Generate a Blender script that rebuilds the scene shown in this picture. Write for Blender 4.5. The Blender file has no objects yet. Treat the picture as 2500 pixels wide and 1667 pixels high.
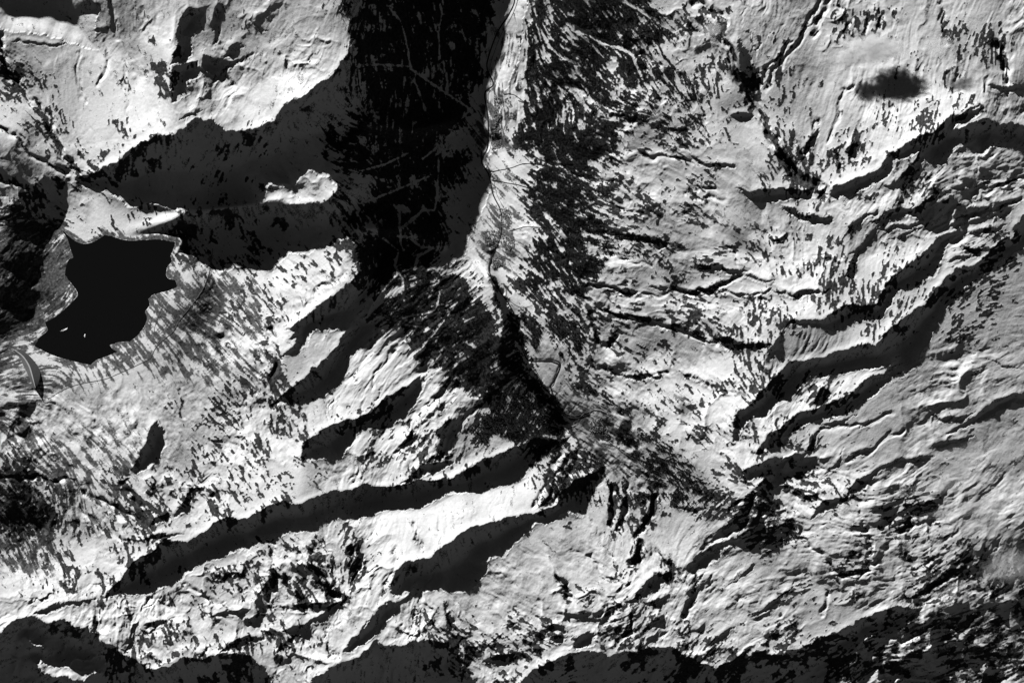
import bpy, math
import numpy as np
from mathutils import Vector

# ------------------------------------------------------------------ camera, sky, sun, exposure
PX = 8.8                      # metres on the ground for one photo pixel (photo 2500 x 1667)
CX, CY = 1250.0, 833.5
ALT = 400000.0                # orbital height
ELEV = math.radians(25.0)     # sun height
AZ = math.radians(30.0)       # shadows fall down the frame, 30 degrees to the right
TE = math.tan(ELEV)
SX, SY = math.sin(AZ), math.cos(AZ)      # shadow direction in photo axes (y down)
scene = bpy.context.scene
coll = scene.collection
cam = bpy.data.cameras.new('camera')
cam.sensor_width = 36.0
cam.lens = 36.0 * ALT / (2500 * PX)
cam.clip_start = 1000.0
cam.clip_end = 1.0e6
camo = bpy.data.objects.new('camera', cam)
camo.location = (0, 0, ALT)
camo.rotation_euler = (0, 0, 0)
coll.objects.link(camo)
scene.camera = camo

world = bpy.data.worlds.new('World')
scene.world = world
world.use_nodes = True
wn = world.node_tree
wn.nodes.clear()
sky = wn.nodes.new('ShaderNodeTexSky')
sky.sky_type = 'NISHITA'
sky.sun_disc = False
sky.sun_elevation = ELEV
sky.sun_rotation = -AZ
sky.altitude = 3000.0
sky.air_density = 0.31
sky.dust_density = 0.0
grey = wn.nodes.new('ShaderNodeSeparateColor')      # black-and-white film behind a red filter: the blue of the sky goes dark
bg = wn.nodes.new('ShaderNodeBackground')
bg.inputs['Strength'].default_value = 0.05
wo = wn.nodes.new('ShaderNodeOutputWorld')
wn.links.new(sky.outputs[0], grey.inputs[0])
wn.links.new(grey.outputs[0], bg.inputs['Color'])
wn.links.new(bg.outputs[0], wo.inputs[0])

sun = bpy.data.lights.new('sun', 'SUN')
sun.energy = 5.0
sun.angle = math.radians(0.5)
sun.color = (1.0, 1.0, 1.0)
suno = bpy.data.objects.new('sun', sun)
ldir = Vector((SX * math.cos(ELEV), -SY * math.cos(ELEV), -math.sin(ELEV)))
suno.rotation_euler = ldir.to_track_quat('-Z', 'Y').to_euler()
suno.location = (-6000, 10000, 8000)
coll.objects.link(suno)

scene.view_settings.view_transform = 'Standard'
scene.view_settings.look = 'None'
scene.view_settings.exposure = 0.4
scene.view_settings.gamma = 1.0
scene.view_settings.use_curve_mapping = False
scene.render.engine = 'CYCLES'
scene.cycles.max_bounces = 4
scene.cycles.diffuse_bounces = 0
scene.cycles.volume_bounces = 4

# ------------------------------------------------------------------ traced plan of the place (photo pixels, used as a map)
def Z(ox, oy, s, pts):
    return [(ox + a / s, oy + b / s) for a, b in pts]

SHADE = [
 # far corner massif
 [(-300,-200),(215,-200),(221,0),(250,18),(234,57),(243,79),(240,104),(246,126),(200,114),(143,94),(71,84),(36,84),(0,68),(-60,40),(-300,0)],
 [(443,54),(434,107),(421,168),(440,158),(464,143),(471,121),(460,93),(475,96),(491,64),(493,28),(470,20)],
 [(425,170),(480,155),(507,178),(489,193),(468,200),(468,232),(419,254),(418,228)],
 [(500,140),(540,150),(556,165),(540,190),(507,180)],
 # the great shadow of the left ridge over forest and valley
 [(189,425),(232,423),(293,396),(321,368),(364,346),(393,330),(421,337),(446,321),(475,300),(518,295),(550,318),(586,332),(625,314),
  (671,296),(704,257),(750,232),(800,205),(835,165),(862,110),(852,50),(835,0),(820,-200),(1293,-200),(1293,0),(1279,54),(1271,143),
  (1261,171),(1243,204),(1229,225),(1225,250),(1221,286),(1211,314),(1221,343),(1225,361),(1196,379),(1186,404),(1200,421),(1203,446),
  (1186,496),(1171,518),(1157,557),(1139,593),(1132,632),(1111,646),(1079,661),(1010,661),(985,661),(957,679),(921,721),(904,750),
  (903,764),(920,775),(936,786),(921,804),(911,825),(886,839),(854,868),(850,889),(839,911),(829,936),(811,950),(793,964),(757,975),
  (718,982),(675,995),(670,989),(682,968),(718,946),(736,925),(757,907),(782,893),(796,879),(814,854),(829,836),(832,818),(850,802),
  (814,807),(771,807),(759,811),(748,832),(746,846),(714,864),(683,876),(707,854),(724,828),(700,825),(720,804),(690,806),(736,782),
  (779,750),(850,693),(882,660),(866,582),(843,579),(829,586),(814,600),(768,607),(754,621),(707,616),(677,643),(668,661),(607,654),
  (557,659),(514,653),(500,643),(443,627),(414,625),(330,600),(300,580),(310,566),(380,545),(457,522),(457,518),(386,498),(357,495),
  (346,504),(321,504),(286,482),(264,464),(207,457),(186,434)],
 [(1037,920),(1011,929),(975,950),(939,979),(904,1007),(868,1018),(830,1030),(813,1038),(770,1060),(740,1085),(740,1123),(779,1121),
  (813,1123),(834,1123),(851,1098),(860,1072),(876,1053),(940,1040),(989,1029),(993,1011),(1014,989),(1025,968),(1039,950),(1045,934)],
 [(974,1187),(1008,1157),(1034,1132),(1068,1128),(1102,1123),(1093,1132),(1059,1140),(1034,1157),(1021,1170)],
 # long black band
 [(251,1459),(298,1408),(323,1374),(353,1362),(383,1340),(400,1315),(459,1319),(510,1293),(527,1276),(561,1260),(591,1268),(664,1234),
  (689,1219),(732,1231),(757,1217),(813,1204),(855,1202),(893,1182),(915,1187),(974,1189),(1025,1172),(1059,1174),(1110,1166),(1140,1140),
  (1195,1115),(1264,1094),(1300,1077),(1340,1072),(1396,1066),(1340,1098),(1306,1123),(1289,1145),(1281,1164),(1259,1179),(1191,1191),
  (1174,1200),(1119,1198),(1085,1213),(1038,1238),(996,1242),(940,1245),(915,1255),(872,1270),(855,1272),(821,1266),(787,1274),(774,1298),
  (706,1302),(668,1317),(643,1317),(604,1342),(557,1349),(536,1362),(510,1357),(481,1379),(455,1400),(447,1415),(425,1421),(400,1430),
  (374,1447),(298,1457),(255,1462)],
 # below the pyramid
 [(953,1451),(962,1391),(983,1374),(1047,1362),(1072,1340),(1110,1315),(1149,1289),(1191,1281),(1251,1257),(1302,1264),(1319,1251),
  (1345,1238),(1357,1230),(1370,1204),(1400,1174),(1438,1162),(1474,1142),(1474,1153),(1455,1183),(1442,1208),(1432,1242),(1417,1266),
  (1383,1257),(1362,1259),(1349,1272),(1315,1281),(1285,1306),(1255,1332),(1238,1357),(1200,1362),(1187,1400),(1170,1421),(1157,1449),
  (1059,1442),(1025,1449),(1004,1442),(985,1455)],
 [(974,1472),(962,1498),(940,1515),(923,1553),(898,1570),(855,1591),(830,1595),(864,1557),(898,1527),(915,1502),(928,1481),(953,1464)],
 [(685,1542),(753,1517),(791,1493),(847,1459),(864,1462),(838,1481),(804,1506),(766,1523),(749,1544)],
 [(557,1568),(608,1553),(651,1559),(621,1572),(536,1589)],
 [(349,1527),(396,1513),(434,1513),(400,1527),(362,1534)],
 [(468,1517),(536,1493),(595,1487),(612,1496),(574,1506),(510,1504)],
 [(0,1544),(26,1519),(55,1506),(77,1502),(111,1517),(162,1515),(183,1527),(217,1534),(238,1557),(272,1574),(306,1600),(340,1621),
  (370,1634),(408,1630),(434,1608),(459,1602),(489,1612),(540,1593),(570,1593),(608,1604),(638,1625),(655,1655),(664,1667),(690,1800),
  (-200,1800),(-200,1600)],
 [(81,1500),(106,1483),(149,1472),(251,1459),(213,1468),(166,1481),(136,1493)],
 [(826,1620),(872,1608),(898,1589),(923,1570),(983,1578),(1017,1564),(1064,1566),(1089,1572),(1106,1583),(1127,1600),(1136,1638),
  (1160,1667),(1190,1800),(700,1800),(762,1659),(796,1638)],
 [(1089,1468),(1098,1502),(1110,1527),(1108,1553),(1093,1544),(1085,1502)],
 [(1250,1690),(1300,1640),(1391,1595),(1464,1591),(1489,1604),(1523,1589),(1553,1600),(1574,1587),(1600,1585),(1642,1587),(1676,1604),
  (1710,1625),(1753,1634),(1800,1613),(1851,1600),(1885,1600),(1915,1602),(1970,1581),(2013,1557),(2055,1544),(2098,1519),(2140,1502),
  (2183,1489),(2251,1481),(2268,1472),(2204,1544),(2200,1561),(2123,1557),(2106,1595),(2064,1595),(2072,1630),(2047,1667),(2047,1800),(1250,1800)],
 [(1396,1566),(1430,1540),(1451,1549),(1457,1570),(1447,1578),(1404,1587)],
 [(1336,1561),(1387,1538),(1383,1553),(1370,1570),(1349,1574)],
 [(1536,1385),(1549,1362),(1562,1319),(1568,1315),(1567,1362),(1553,1383),(1545,1389)],
 [(1661,1391),(1689,1374),(1715,1345),(1749,1332),(1787,1317),(1830,1293),(1855,1247),(1868,1230),(1870,1272),(1864,1293),(1830,1315),
  (1795,1328),(1774,1340),(1757,1366),(1727,1381),(1689,1393)],
 [(1557,1451),(1570,1430),(1604,1398),(1625,1402),(1651,1398),(1638,1417),(1608,1438),(1583,1453),(1566,1468),(1536,1476),(1510,1489),
  (1498,1485),(1536,1466)],
 [(1659,1510),(1681,1468),(1698,1447),(1693,1468),(1672,1510),(1668,1517)],
 [(1659,1557),(1676,1527),(1698,1498),(1700,1506),(1681,1536)],
 [(1732,1581),(1753,1561),(1774,1542),(1804,1527),(1787,1544),(1766,1566),(1744,1583)],
 [(1770,1440),(1804,1425),(1838,1374),(1844,1379),(1838,1396),(1813,1417),(1787,1430)],
 [(1719,1438),(1744,1408),(1740,1438)],
 [(1829,1516),(1868,1489),(1911,1455),(1945,1417),(1940,1430),(1911,1464),(1885,1485),(1838,1512)],
 [(1813,1149),(1843,1136),(1872,1123),(1911,1119),(1949,1113),(1970,1102),(1987,1064),(2004,1047),(1991,1085),(1979,1106),(1949,1123),
  (1915,1128),(1911,1145),(1923,1157),(1902,1187),(1885,1200),(1843,1196),(1851,1187),(1885,1157),(1843,1166),(1813,1183)],
 # right hand gorges
 [(1882,857),(1893,832),(1918,800),(1943,782),(1971,779),(2011,779),(2029,768),(2057,750),(2086,741),(2111,746),(2143,746),(2150,721),
  (2168,686),(2189,668),(2221,643),(2261,614),(2286,582),(2329,571),(2346,564),(2336,582),(2311,607),(2300,639),(2293,661),(2279,679),
  (2257,682),(2229,700),(2193,711),(2179,729),(2168,750),(2161,775),(2146,786),(2121,784),(2086,786),(2061,800),(2036,809),(2014,804),
  (1993,796),(1971,795),(1943,796),(1921,800),(1911,821),(1913,857),(1911,871),(1904,877),(1886,864)],
 [(1787,1083),(1793,1060),(1790,1030),(1800,1004),(1836,982),(1864,954),(1904,911),(1918,889),(1986,880),(2050,861),(2104,843),(2121,839),
  (2143,841),(2157,821),(2175,800),(2214,771),(2257,743),(2289,704),(2311,679),(2346,657),(2386,643),(2400,625),(2429,604),(2464,586),
  (2479,557),(2500,529),(2620,430),(2620,540),(2500,604),(2471,621),(2443,636),(2407,650),(2393,668),(2371,693),(2343,718),(2314,746),
  (2300,775),(2286,800),(2275,825),(2264,843),(2250,875),(2229,896),(2218,907),(2186,918),(2157,943),(2139,954),(2121,968),(2096,993),
  (2071,1007),(2029,1018),(1979,1032),(1950,1046),(1925,1060),(1885,1085),(1855,1110),(1838,1104),(1860,1088),(1886,1060),(1900,1046),
  (1925,1029),(1954,1011),(1979,1000),(2014,989),(2043,975),(2071,961),(2104,932),(2121,923),(2157,914),(2175,900),(2111,900),(2093,904),
  (2050,914),(2007,918),(1971,929),(1957,939),(1943,957),(1900,1000),(1875,1018),(1854,1014),(1836,1018),(1815,1050),(1798,1081)],
 [(1896,500),(1943,514),(1971,525),(2014,527),(2029,529),(2036,546),(2014,545),(1986,541),(1957,536),(1929,525),(1911,511)],
 [(2068,568),(2086,539),(2104,525),(2129,518),(2148,504),(2140,520),(2114,534),(2093,550),(2075,570)],
 [(2121,539),(2157,527),(2193,518),(2239,507),(2264,489),(2296,450),(2296,461),(2286,482),(2282,511),(2275,532),(2261,546),(2246,539),
  (2229,532),(2193,529),(2157,543),(2132,545)],
 [(2071,625),(2096,614),(2121,579),(2146,550),(2143,564),(2132,586),(2107,614),(2086,625)],
 [(2089,621),(2097,623),(2088,661),(2081,693),(2064,671)],
 [(2316,1060),(2357,1032),(2386,1014),(2429,982),(2454,975),(2479,964),(2520,955),(2620,935),(2620,980),(2500,985),(2464,989),(2439,1000),
  (2407,1018),(2371,1039),(2340,1055)],
 [(2000,1242),(2013,1223),(2038,1223),(2072,1213),(2081,1196),(2098,1170),(2132,1153),(2170,1136),(2208,1123),(2251,1119),(2289,1115),
  (2251,1128),(2208,1132),(2170,1145),(2140,1162),(2115,1183),(2106,1204),(2076,1221),(2055,1230),(2042,1238),(2055,1251),(2030,1247),
  (2013,1255),(1979,1264)],
 [(2017,1155),(2038,1140),(2055,1123),(2072,1094),(2064,1119),(2051,1136),(2030,1159)],
 [(2242,1255),(2251,1242),(2289,1225),(2259,1252)],
 [(2128,1251),(2157,1234),(2166,1238),(2174,1242),(2149,1253)],
 [(1790,460),(1836,464),(1889,464),(1925,464),(1996,464),(2014,471),(2014,475),(1986,482),(1957,489),(1907,491),(1871,495),(1843,488),(1818,475)],
 [(1696,396),(1736,398),(1771,404),(1800,407),(1793,415),(1771,413),(1736,407)],
 [(2021,468),(2043,454),(2071,443),(2121,432),(2143,414),(2161,393),(2186,375),(2214,354),(2246,332),(2275,325),(2296,311),(2307,293),
  (2336,279),(2364,268),(2386,257),(2400,250),(2380,268),(2350,290),(2330,312),(2345,318),(2375,300),(2405,290),(2450,300),(2500,310),
  (2620,325),(2620,395),(2500,368),(2471,361),(2443,357),(2414,364),(2393,375),(2371,368),(2350,361),(2318,375),(2311,400),(2293,407),
  (2264,396),(2250,411),(2229,429),(2205,435),(2190,432),(2236,400),(2250,368),(2221,379),(2186,411),(2168,432),(2157,443),(2143,450),
  (2121,454),(2096,471),(2079,480),(2050,482),(2032,489),(2014,482)],
 [(2400,211),(2461,214),(2500,211),(2540,205),(2520,222),(2479,221),(2464,236),(2436,225)],
 [(1836,221),(1843,189),(1871,171),(1896,157),(1900,164),(1882,177),(1864,202),(1839,231)],
 [(1782,279),(1807,275),(1843,282),(1829,293),(1804,295),(1786,284)],
 [(1696,643),(1736,650),(1779,654),(1814,661),(1823,673),(1807,668),(1771,666),(1736,665),(1707,656)],
 [(1746,829),(1771,821),(1789,832),(1836,836),(1871,840),(1886,846),(1860,850),(1820,851),(1804,856),(1786,857),(1764,843)],
 [(1675,713),(1718,719),(1771,713),(1825,717),(1900,714),(1936,717),(1957,710),(1982,703),(2014,707),(2034,714),(2014,713),(1993,713),
  (1964,722),(1950,730),(1929,726),(1900,721),(1836,724),(1771,721),(1729,726),(1682,721)],
 [(1582,698),(1614,700),(1643,704),(1618,709),(1596,707)],
 [(1829,671),(1861,686),(1896,688),(1871,694),(1843,684)],
 [(1186,671),(1200,700),(1207,729),(1225,757),(1229,786),(1225,821),(1221,854),(1225,900),(1275,930),(1330,1000),(1345,1055),(1396,1060),
  (1393,1040),(1370,990),(1340,950),(1321,929),(1296,880),(1286,857),(1275,821),(1264,771),(1239,743),(1232,714),(1207,679)],
 [(383,1026),(402,1055),(406,1085),(391,1111),(366,1140),(332,1157),(319,1149),(332,1128),(353,1094),(362,1064)],
 [(370,1281),(383,1264),(408,1251),(415,1259),(408,1272),(383,1281)],
 [(425,1255),(459,1204),(476,1179),(468,1204),(464,1242),(434,1259)],
 [(345,1319),(362,1304),(404,1300),(464,1303),(425,1306),(374,1315),(362,1325)],
]
SHADE += [Z(1200,500,2.8,p) for p in (
 [(740,185),(900,215),(1060,235),(1190,265),(1200,285),(1100,265),(1000,255),(880,235)],
 [(1070,245),(1150,250),(1200,290),(1150,310),(1100,285)],
 [(640,540),(760,545),(900,570),(980,580),(1000,612),(900,595),(780,565)],
 [(830,755),(920,752),(1050,775),(1180,805),(1300,835),(1280,850),(1150,835),(1020,800),(900,775)],
 [(770,1105),(880,1145),(1010,1172),(1130,1165),(1200,1150),(1140,1195),(1010,1200),(880,1170)],
 [(690,760),(720,880),(760,950),(800,968),(820,930),(800,985),(750,970),(705,900)],
 [(1300,590),(1450,580),(1560,540),(1690,505),(1580,560),(1470,600),(1350,612)],
 [(1280,1150),(1400,1180),(1540,1250),(1640,1300),(1500,1260),(1380,1210)],
 [(1880,1000),(1960,930),(1960,1000),(1900,1050)],
 [(1340,860),(1450,930),(1540,935),(1470,950),(1390,910)])]
SHADE += [Z(1800,0,2.8,p) for p in (
 [(0,250),(100,420),(130,560),(110,700),(60,600),(20,440)],
 [(250,960),(320,1060),(390,1170),(400,1210),(340,1150),(280,1050)],
 [(560,40),(500,160),(430,290),(330,400),(400,310),(470,190)],
 [(500,950),(560,830),(540,940),(470,1080),(440,1100)],
 [(1450,860),(1560,780),(1700,740),(1660,790),(1540,840)],
 [(1860,560),(1880,590),(1960,580),(1960,610),(1880,620)],
 [(1400,1300),(1560,1440),(1700,1420),(1960,1345),(1960,1375),(1750,1450),(1600,1490),(1480,1568),(1420,1568),(1540,1480)],
 [(950,1470),(1050,1430),(1200,1410),(1240,1380),(1190,1440),(1060,1460)],
 [(1290,690),(1330,700),(1320,760)],[(680,1000),(720,1160),(700,1180),(660,1040)],[(800,960),(830,1000),(820,1080),(770,1100),(740,1020)])]
SHADE += [Z(1800,500,2.8,p) for p in (
 [(960,160),(1100,140),(1240,140),(1380,80),(1300,150),(1150,170),(1020,190)],
 [(1480,190),(1600,190),(1700,160),(1860,130),(1760,190),(1620,220)],[(1580,60),(1700,70),(1800,40),(1900,20),(1780,90),(1660,100)],
 [(1530,250),(1600,290),(1660,310),(1640,340),(1560,310)],[(1000,240),(1150,200),(1280,170),(1150,230)],
 [(1420,390),(1500,350),(1640,340),(1540,375)],[(0,440),(120,480),(230,530),(280,540),(160,530),(40,490)],
 [(1300,1430),(1450,1460),(1640,1420),(1500,1490),(1380,1480)],[(1680,1040),(1860,1100),(1960,1130),(1820,1110)],[(600,1240),(640,1300),(560,1380),(520,1340)])]
SHADE += [Z(600,1000,2.351,p) for p in (
 [(140,880),(180,960),(200,1000),(150,1110),(120,1140),(150,1020)],[(370,790),(400,900),(460,990),(540,1050),(600,1080),(500,1100),(420,1020),(380,920)],
 [(640,780),(690,850),(680,920),(630,1000),(610,960),(620,870)],[(960,680),(1010,780),(1000,800),(970,760)],[(300,1020),(350,1090),(310,1130),(280,1060)],
 [(200,930),(260,960),(230,1040),(190,1010)],[(120,1140),(300,1120),(480,1110),(440,1140),(280,1145)],[(220,1330),(250,1360),(230,1400)],[(450,1290),(480,1370),(520,1410),(470,1390)],
 [(740,1180),(690,1240),(640,1330),(560,1390),(660,1260)],[(1160,1420),(1250,1300),(1220,1400)],[(1340,1460),(1450,1420),(1560,1400),(1480,1470)],[(1100,110),(1200,60),(1230,100),(1180,250),(1100,280)],[(1000,380),(1100,310),(1200,290),(1120,350)])]
SHADE += [Z(1200,1000,2.351,p) for p in (
 [(690,470),(695,560),(680,660),(668,660),(672,560)],[(775,470),(780,560),(745,690),(720,700),(745,610)],[(940,510),(945,580),(900,690),(870,720),(890,640)],
 [(380,940),(430,990),(460,1050),(440,1130),(425,1060)],[(980,830),(1020,880),(1060,930),(1020,910)],[(1200,960),(1260,930),(1190,1010),(1170,1060)],[(790,1220),(815,1250),(790,1310),(765,1300)],
 [(860,1330),(870,1370),(840,1410)],[(560,1090),(600,1070),(580,1120),(540,1150)],[(960,1190),(1000,1180),(940,1240),(860,1300),(900,1240)],[(1300,690),(1400,620),(1500,480),(1540,480),(1460,640),(1360,720)],
 [(60,1250),(160,1230),(120,1260)],[(260,590),(340,440),(420,290),(470,220),(420,340),(340,500)],[(1000,560),(1180,565),(1300,590),(1180,585),(1040,572)],[(870,1110),(980,1085),(1010,1090),(960,1130),(900,1135)])]
SHADE += [Z(1800,1000,2.351,p) for p in (
 [(480,960),(560,980),(600,1000),(680,980),(740,935),(700,980),(640,1000),(580,1000)],[(500,1180),(520,1130),(515,1090),(530,1140),(510,1190)],[(640,280),(700,250),(790,230),(740,270)],
 [(470,110),(560,60),(700,40),(600,80)],[(700,100),(760,60),(740,100)],[(1100,210),(1240,180),(1380,150),(1300,190),(1150,220)],[(960,540),(1040,560),(1170,540),(1060,610),(1000,600)],
 [(1200,940),(1350,900),(1480,860),(1400,920),(1280,960)],[(1100,1400),(1260,1330),(1400,1290),(1300,1340)],[(940,1330),(960,1290),(960,1380)],[(1300,1460),(1420,1380),(1440,1350),(1420,1420)])]
SHADE += [Z(0,0,2.8,p) for p in (
 [(680,200),(780,200),(700,245),(680,240)],[(1500,0),(1540,60),(1510,200),(1450,220),(1480,120)],[(1580,350),(1680,320),(1600,400),(1540,420)],[(1700,130),(1800,210),(1850,230),(1780,230)],
 [(1240,830),(1330,780),(1400,765),(1320,810)],[(0,270),(40,420),(130,560),(80,540),(20,430)],[(400,1080),(470,1140),(560,1170),(480,1150)],[(300,800),(380,960),(350,940)],[(60,250),(210,290),(360,310),(480,300),(380,330),(220,310)])]
SHADE += [Z(600,500,2.8,p) for p in ([(1400,1190),(1330,1290),(1240,1380),(1300,1290)],[(1180,1480),(1300,1400),(1390,1380),(1300,1440)],[(870,1340),(930,1250),(900,1330)],[(1300,1410),(1380,1330),(1330,1440)],[(510,1100),(560,1060),(610,1000),(580,1050)])]
LITISLE = [[(646,496),(654,468),(671,459),(693,464),(714,475),(725,464),(729,439),(750,421),(771,429),(800,436),(829,457),(814,482),(793,496)],
           [(85,1617),(105,1650),(200,1662),(235,1640),(150,1630)], [(60,1560),(110,1585),(100,1570)]]
SUBCREST = [[(304,575),(371,548),(457,522),(530,512),(600,503),(647,497),(720,496),(793,496),(850,470)],
            [(905,300),(1000,320),(1100,300)],[(880,560),(1000,560),(1080,600)]]

# brightness of the snow where the sun reaches it: x, y, display value
B = np.array([float(v) for v in '''
100 150 .75 60 180 .6 150 250 .8 230 300 .9 270 150 .85 300 50 .6 315 90 .6 370 100 .9 400 200 .97 400 280 1 230 390 .97 120 330 .7 330 330 .92
550 100 .65 600 150 .7 520 60 .6 640 60 .6 560 250 .85 650 260 1 700 200 .9 760 130 .7 800 40 .55 500 250 .6 450 280 .6
40 240 .92 120 345 .95 20 300 .92 60 380 .6 30 430 .5 150 420 .7 200 470 .85 280 530 1 90 480 .65 40 540 .68 100 520 .68 410 520 .95
480 700 .7 560 750 .88 600 700 .88 700 680 .92 800 620 .92 650 830 .92 500 880 .88 350 950 .85 450 960 .78 300 1000 .88 180 920 .8 100 950 .8
30 1000 .75 200 1050 .85 250 1120 .88 450 1080 .75 500 1130 .85 550 950 .82 620 1100 .97 680 1150 1 600 1200 1 750 880 .7 730 940 .75 880 900 .95
950 870 .75 900 960 .75 850 1000 .88 1050 970 .92 1000 1050 .92 960 1120 .85 880 1150 .7 800 1170 .75 1110 950 .6 1180 980 .45 1220 930 .4 1260 1000 .4 1300 1040 .4
1150 1060 .6 1250 1150 .95 1100 1230 .95 1000 1280 .95 1150 1260 .97 950 1320 .97 850 1330 .85 700 1400 .85 620 1400 .85 500 1450 .8 300 1500 .9
200 1480 .8 150 1420 .97 250 1400 .97 100 1380 .88 300 1300 .88 200 1250 .75 60 1250 .5 80 1450 .88 600 1530 .85 750 1480 .85 900 1430 .9
800 1560 .85 700 1600 .85 520 1560 .85 1000 1500 .85 1050 1530 .8 1150 1480 .7 1250 1450 .72 1300 1350 .7 1250 1530 .8 1350 1420 .78 1450 1400 .75
1400 1480 .85 1500 1430 .85 1600 1300 .68 1700 1280 .68 1640 1360 .82 1550 1250 .6 1500 1300 .62 1450 1520 .5 1600 1520 .6 1650 1450 .7
1750 1480 .7 1800 1550 .65 1900 1550 .65 1900 1450 .7 2000 1480 .7 2050 1400 .65 2000 1300 .75 2100 1300 .7 2200 1280 .6 2150 1370 .65
2300 1300 .65 2350 1400 .6 2250 1450 .7 2400 1500 .45 2300 1550 .45 2200 1620 .42 2400 1620 .42 2450 1350 .6 2400 700 .6 2450 800 .6 2350 850 .62
2300 950 .6 2400 930 .62 2200 1000 .65 2100 1050 .68 2250 1080 .62 2350 1020 .6 2000 1080 .75 1980 970 .85 2060 940 .88 1920 1020 .85
2450 1100 .6 2300 1200 .65 2430 1180 .7 2200 1150 .65 2000 850 .55 2100 830 .85 2150 820 .85 2200 600 .8 2150 650 .87 2100 690 .8 2250 620 .9
2200 560 .65 2110 570 .6 2300 520 .6 2400 500 .6 2350 440 .65 2450 450 .7 2380 400 .6 2450 600 .6 2330 640 .75 2250 700 .75 2100 500 .75
2000 510 .8 2150 470 .8 2200 440 .6 1900 60 .6 1850 100 .62 1950 150 .55 2000 100 .75 2050 70 .75 2100 200 .85 2150 150 .8 2050 300 .75
2150 300 .9 2250 270 .95 2350 230 .92 2400 160 .6 2300 150 .78 2450 120 .7 2350 80 .7 2000 380 .75 2100 380 .92 2050 430 .88 1930 250 .6
1950 350 .7 2450 260 .5 1850 330 .85 1780 260 .6 1750 290 .8 1800 400 .75 1700 450 .75 1650 420 .7 1600 380 .72 1570 350 .6 1500 330 .8
1500 400 .8 1450 440 .8 1600 480 .8 1750 480 .8 1850 520 .6 1900 580 .75 1950 640 .92 1850 630 .92 1750 580 .75 1650 600 .65 1600 560 .65
1500 600 .8 1550 660 .65 1650 680 .65 1800 690 .7 1900 690 .85 1700 740 .88 1850 760 .92 1950 740 .92 1600 750 .75 1560 730 .75 1650 830 .6
1700 850 .7 1750 900 .92 1700 950 .97 1600 900 .85 1550 840 .65 1500 850 .65 1480 800 .6 1450 870 .6 1550 930 .7 1600 970 .88 1700 1010 .92
1780 980 .97 1500 950 .65 1450 980 .6 1650 1050 .82 1750 1060 .88 1400 1000 .45 1430 1050 .45 1500 1080 .45 1600 1120 .45 1550 1020 .55
1750 1150 .88 1790 1170 .88 1950 1190 .92 2030 1200 .87 1700 1180 .5 1700 50 .7 1650 150 .75 1750 200 .85 1700 250 .75 1560 170 .7
1500 160 .87 1520 210 .85 1450 90 .6 1800 100 .65 1850 180 .7 1800 30 .75 1580 60 .7 1350 100 .8 1350 250 .7 1400 350 .75 1350 480 .75 1350 640 .75
1400 780 .7 1240 300 .85 1230 420 .85 1260 500 .8 1290 540 .85 1220 670 .88 1250 700 .85 1280 740 .8 1330 880 .6 1940 1130 .4 1870 1270 .4
1050 760 .4 1150 750 .4 1000 700 .45 1120 860 .45 1200 850 .4 960 730 .5 60 900 .75 1170 600 .6 1195 640 .65 40 640 .6 100 700 .6 50 760 .6 130 640 .62 10 830 .6 -80 700 .65 -80 600 .65 1940 840 .6 2000 840 .62 2060 840 .7 150 560 .75 200 1000 .85 150 960 .82 250 960 .85 120 1020 .82'''.split()]).reshape(-1, 3)

# run of the gullies: x, y, angle (0 right, 90 down)
O = np.array([float(v) for v in '''
150 250 80 300 300 85 390 200 70 600 250 110 40 150 50 300 50 80 80 300 45 200 450 40 500 400 100 800 350 20 1000 300 95 700 150 120
600 750 50 500 700 50 560 900 45 300 850 60 350 950 65 200 1050 55 100 1100 45 50 950 165 60 1250 50 200 1300 50 900 900 140 1000 1000 130
1100 950 135 1200 1000 135 1100 800 140 700 1100 50 600 1000 50 650 950 60 700 1400 60 900 1350 120 1100 1220 90 300 1450 100 1250 1400 30
1400 1350 20 1600 1300 105 1750 1300 150 1700 1500 120 1900 1500 150 2000 1400 160 2200 1350 150 2350 1250 150 2300 1500 155 2400 1600 150
1500 1250 100 2300 900 150 2400 800 160 2200 1050 145 2100 1020 140 2350 600 150 2400 450 150 2200 600 110 2150 680 110 2000 950 120
2100 480 135 1900 100 120 2000 250 115 2100 350 110 2200 300 100 2300 250 90 2050 50 100 1850 300 55 1780 150 60 1450 80 35 1600 60 45
1500 200 60 1550 300 30 1600 450 30 1400 450 35 1500 550 15 1700 600 15 1800 700 5 1500 700 25 1600 800 30 1700 850 30 1400 850 50
1500 950 30 1650 950 35 1900 650 70 1850 780 100 1750 950 60 1550 1080 30 1650 1120 35 1980 1200 40 1300 100 80 1300 300 60 1350 650 60
50 650 140 100 720 140 100 1600 150 500 1600 60 900 1620 100 1200 1600 40 1500 1640 150 1800 1640 140'''.split()]).reshape(-1, 3)

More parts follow.
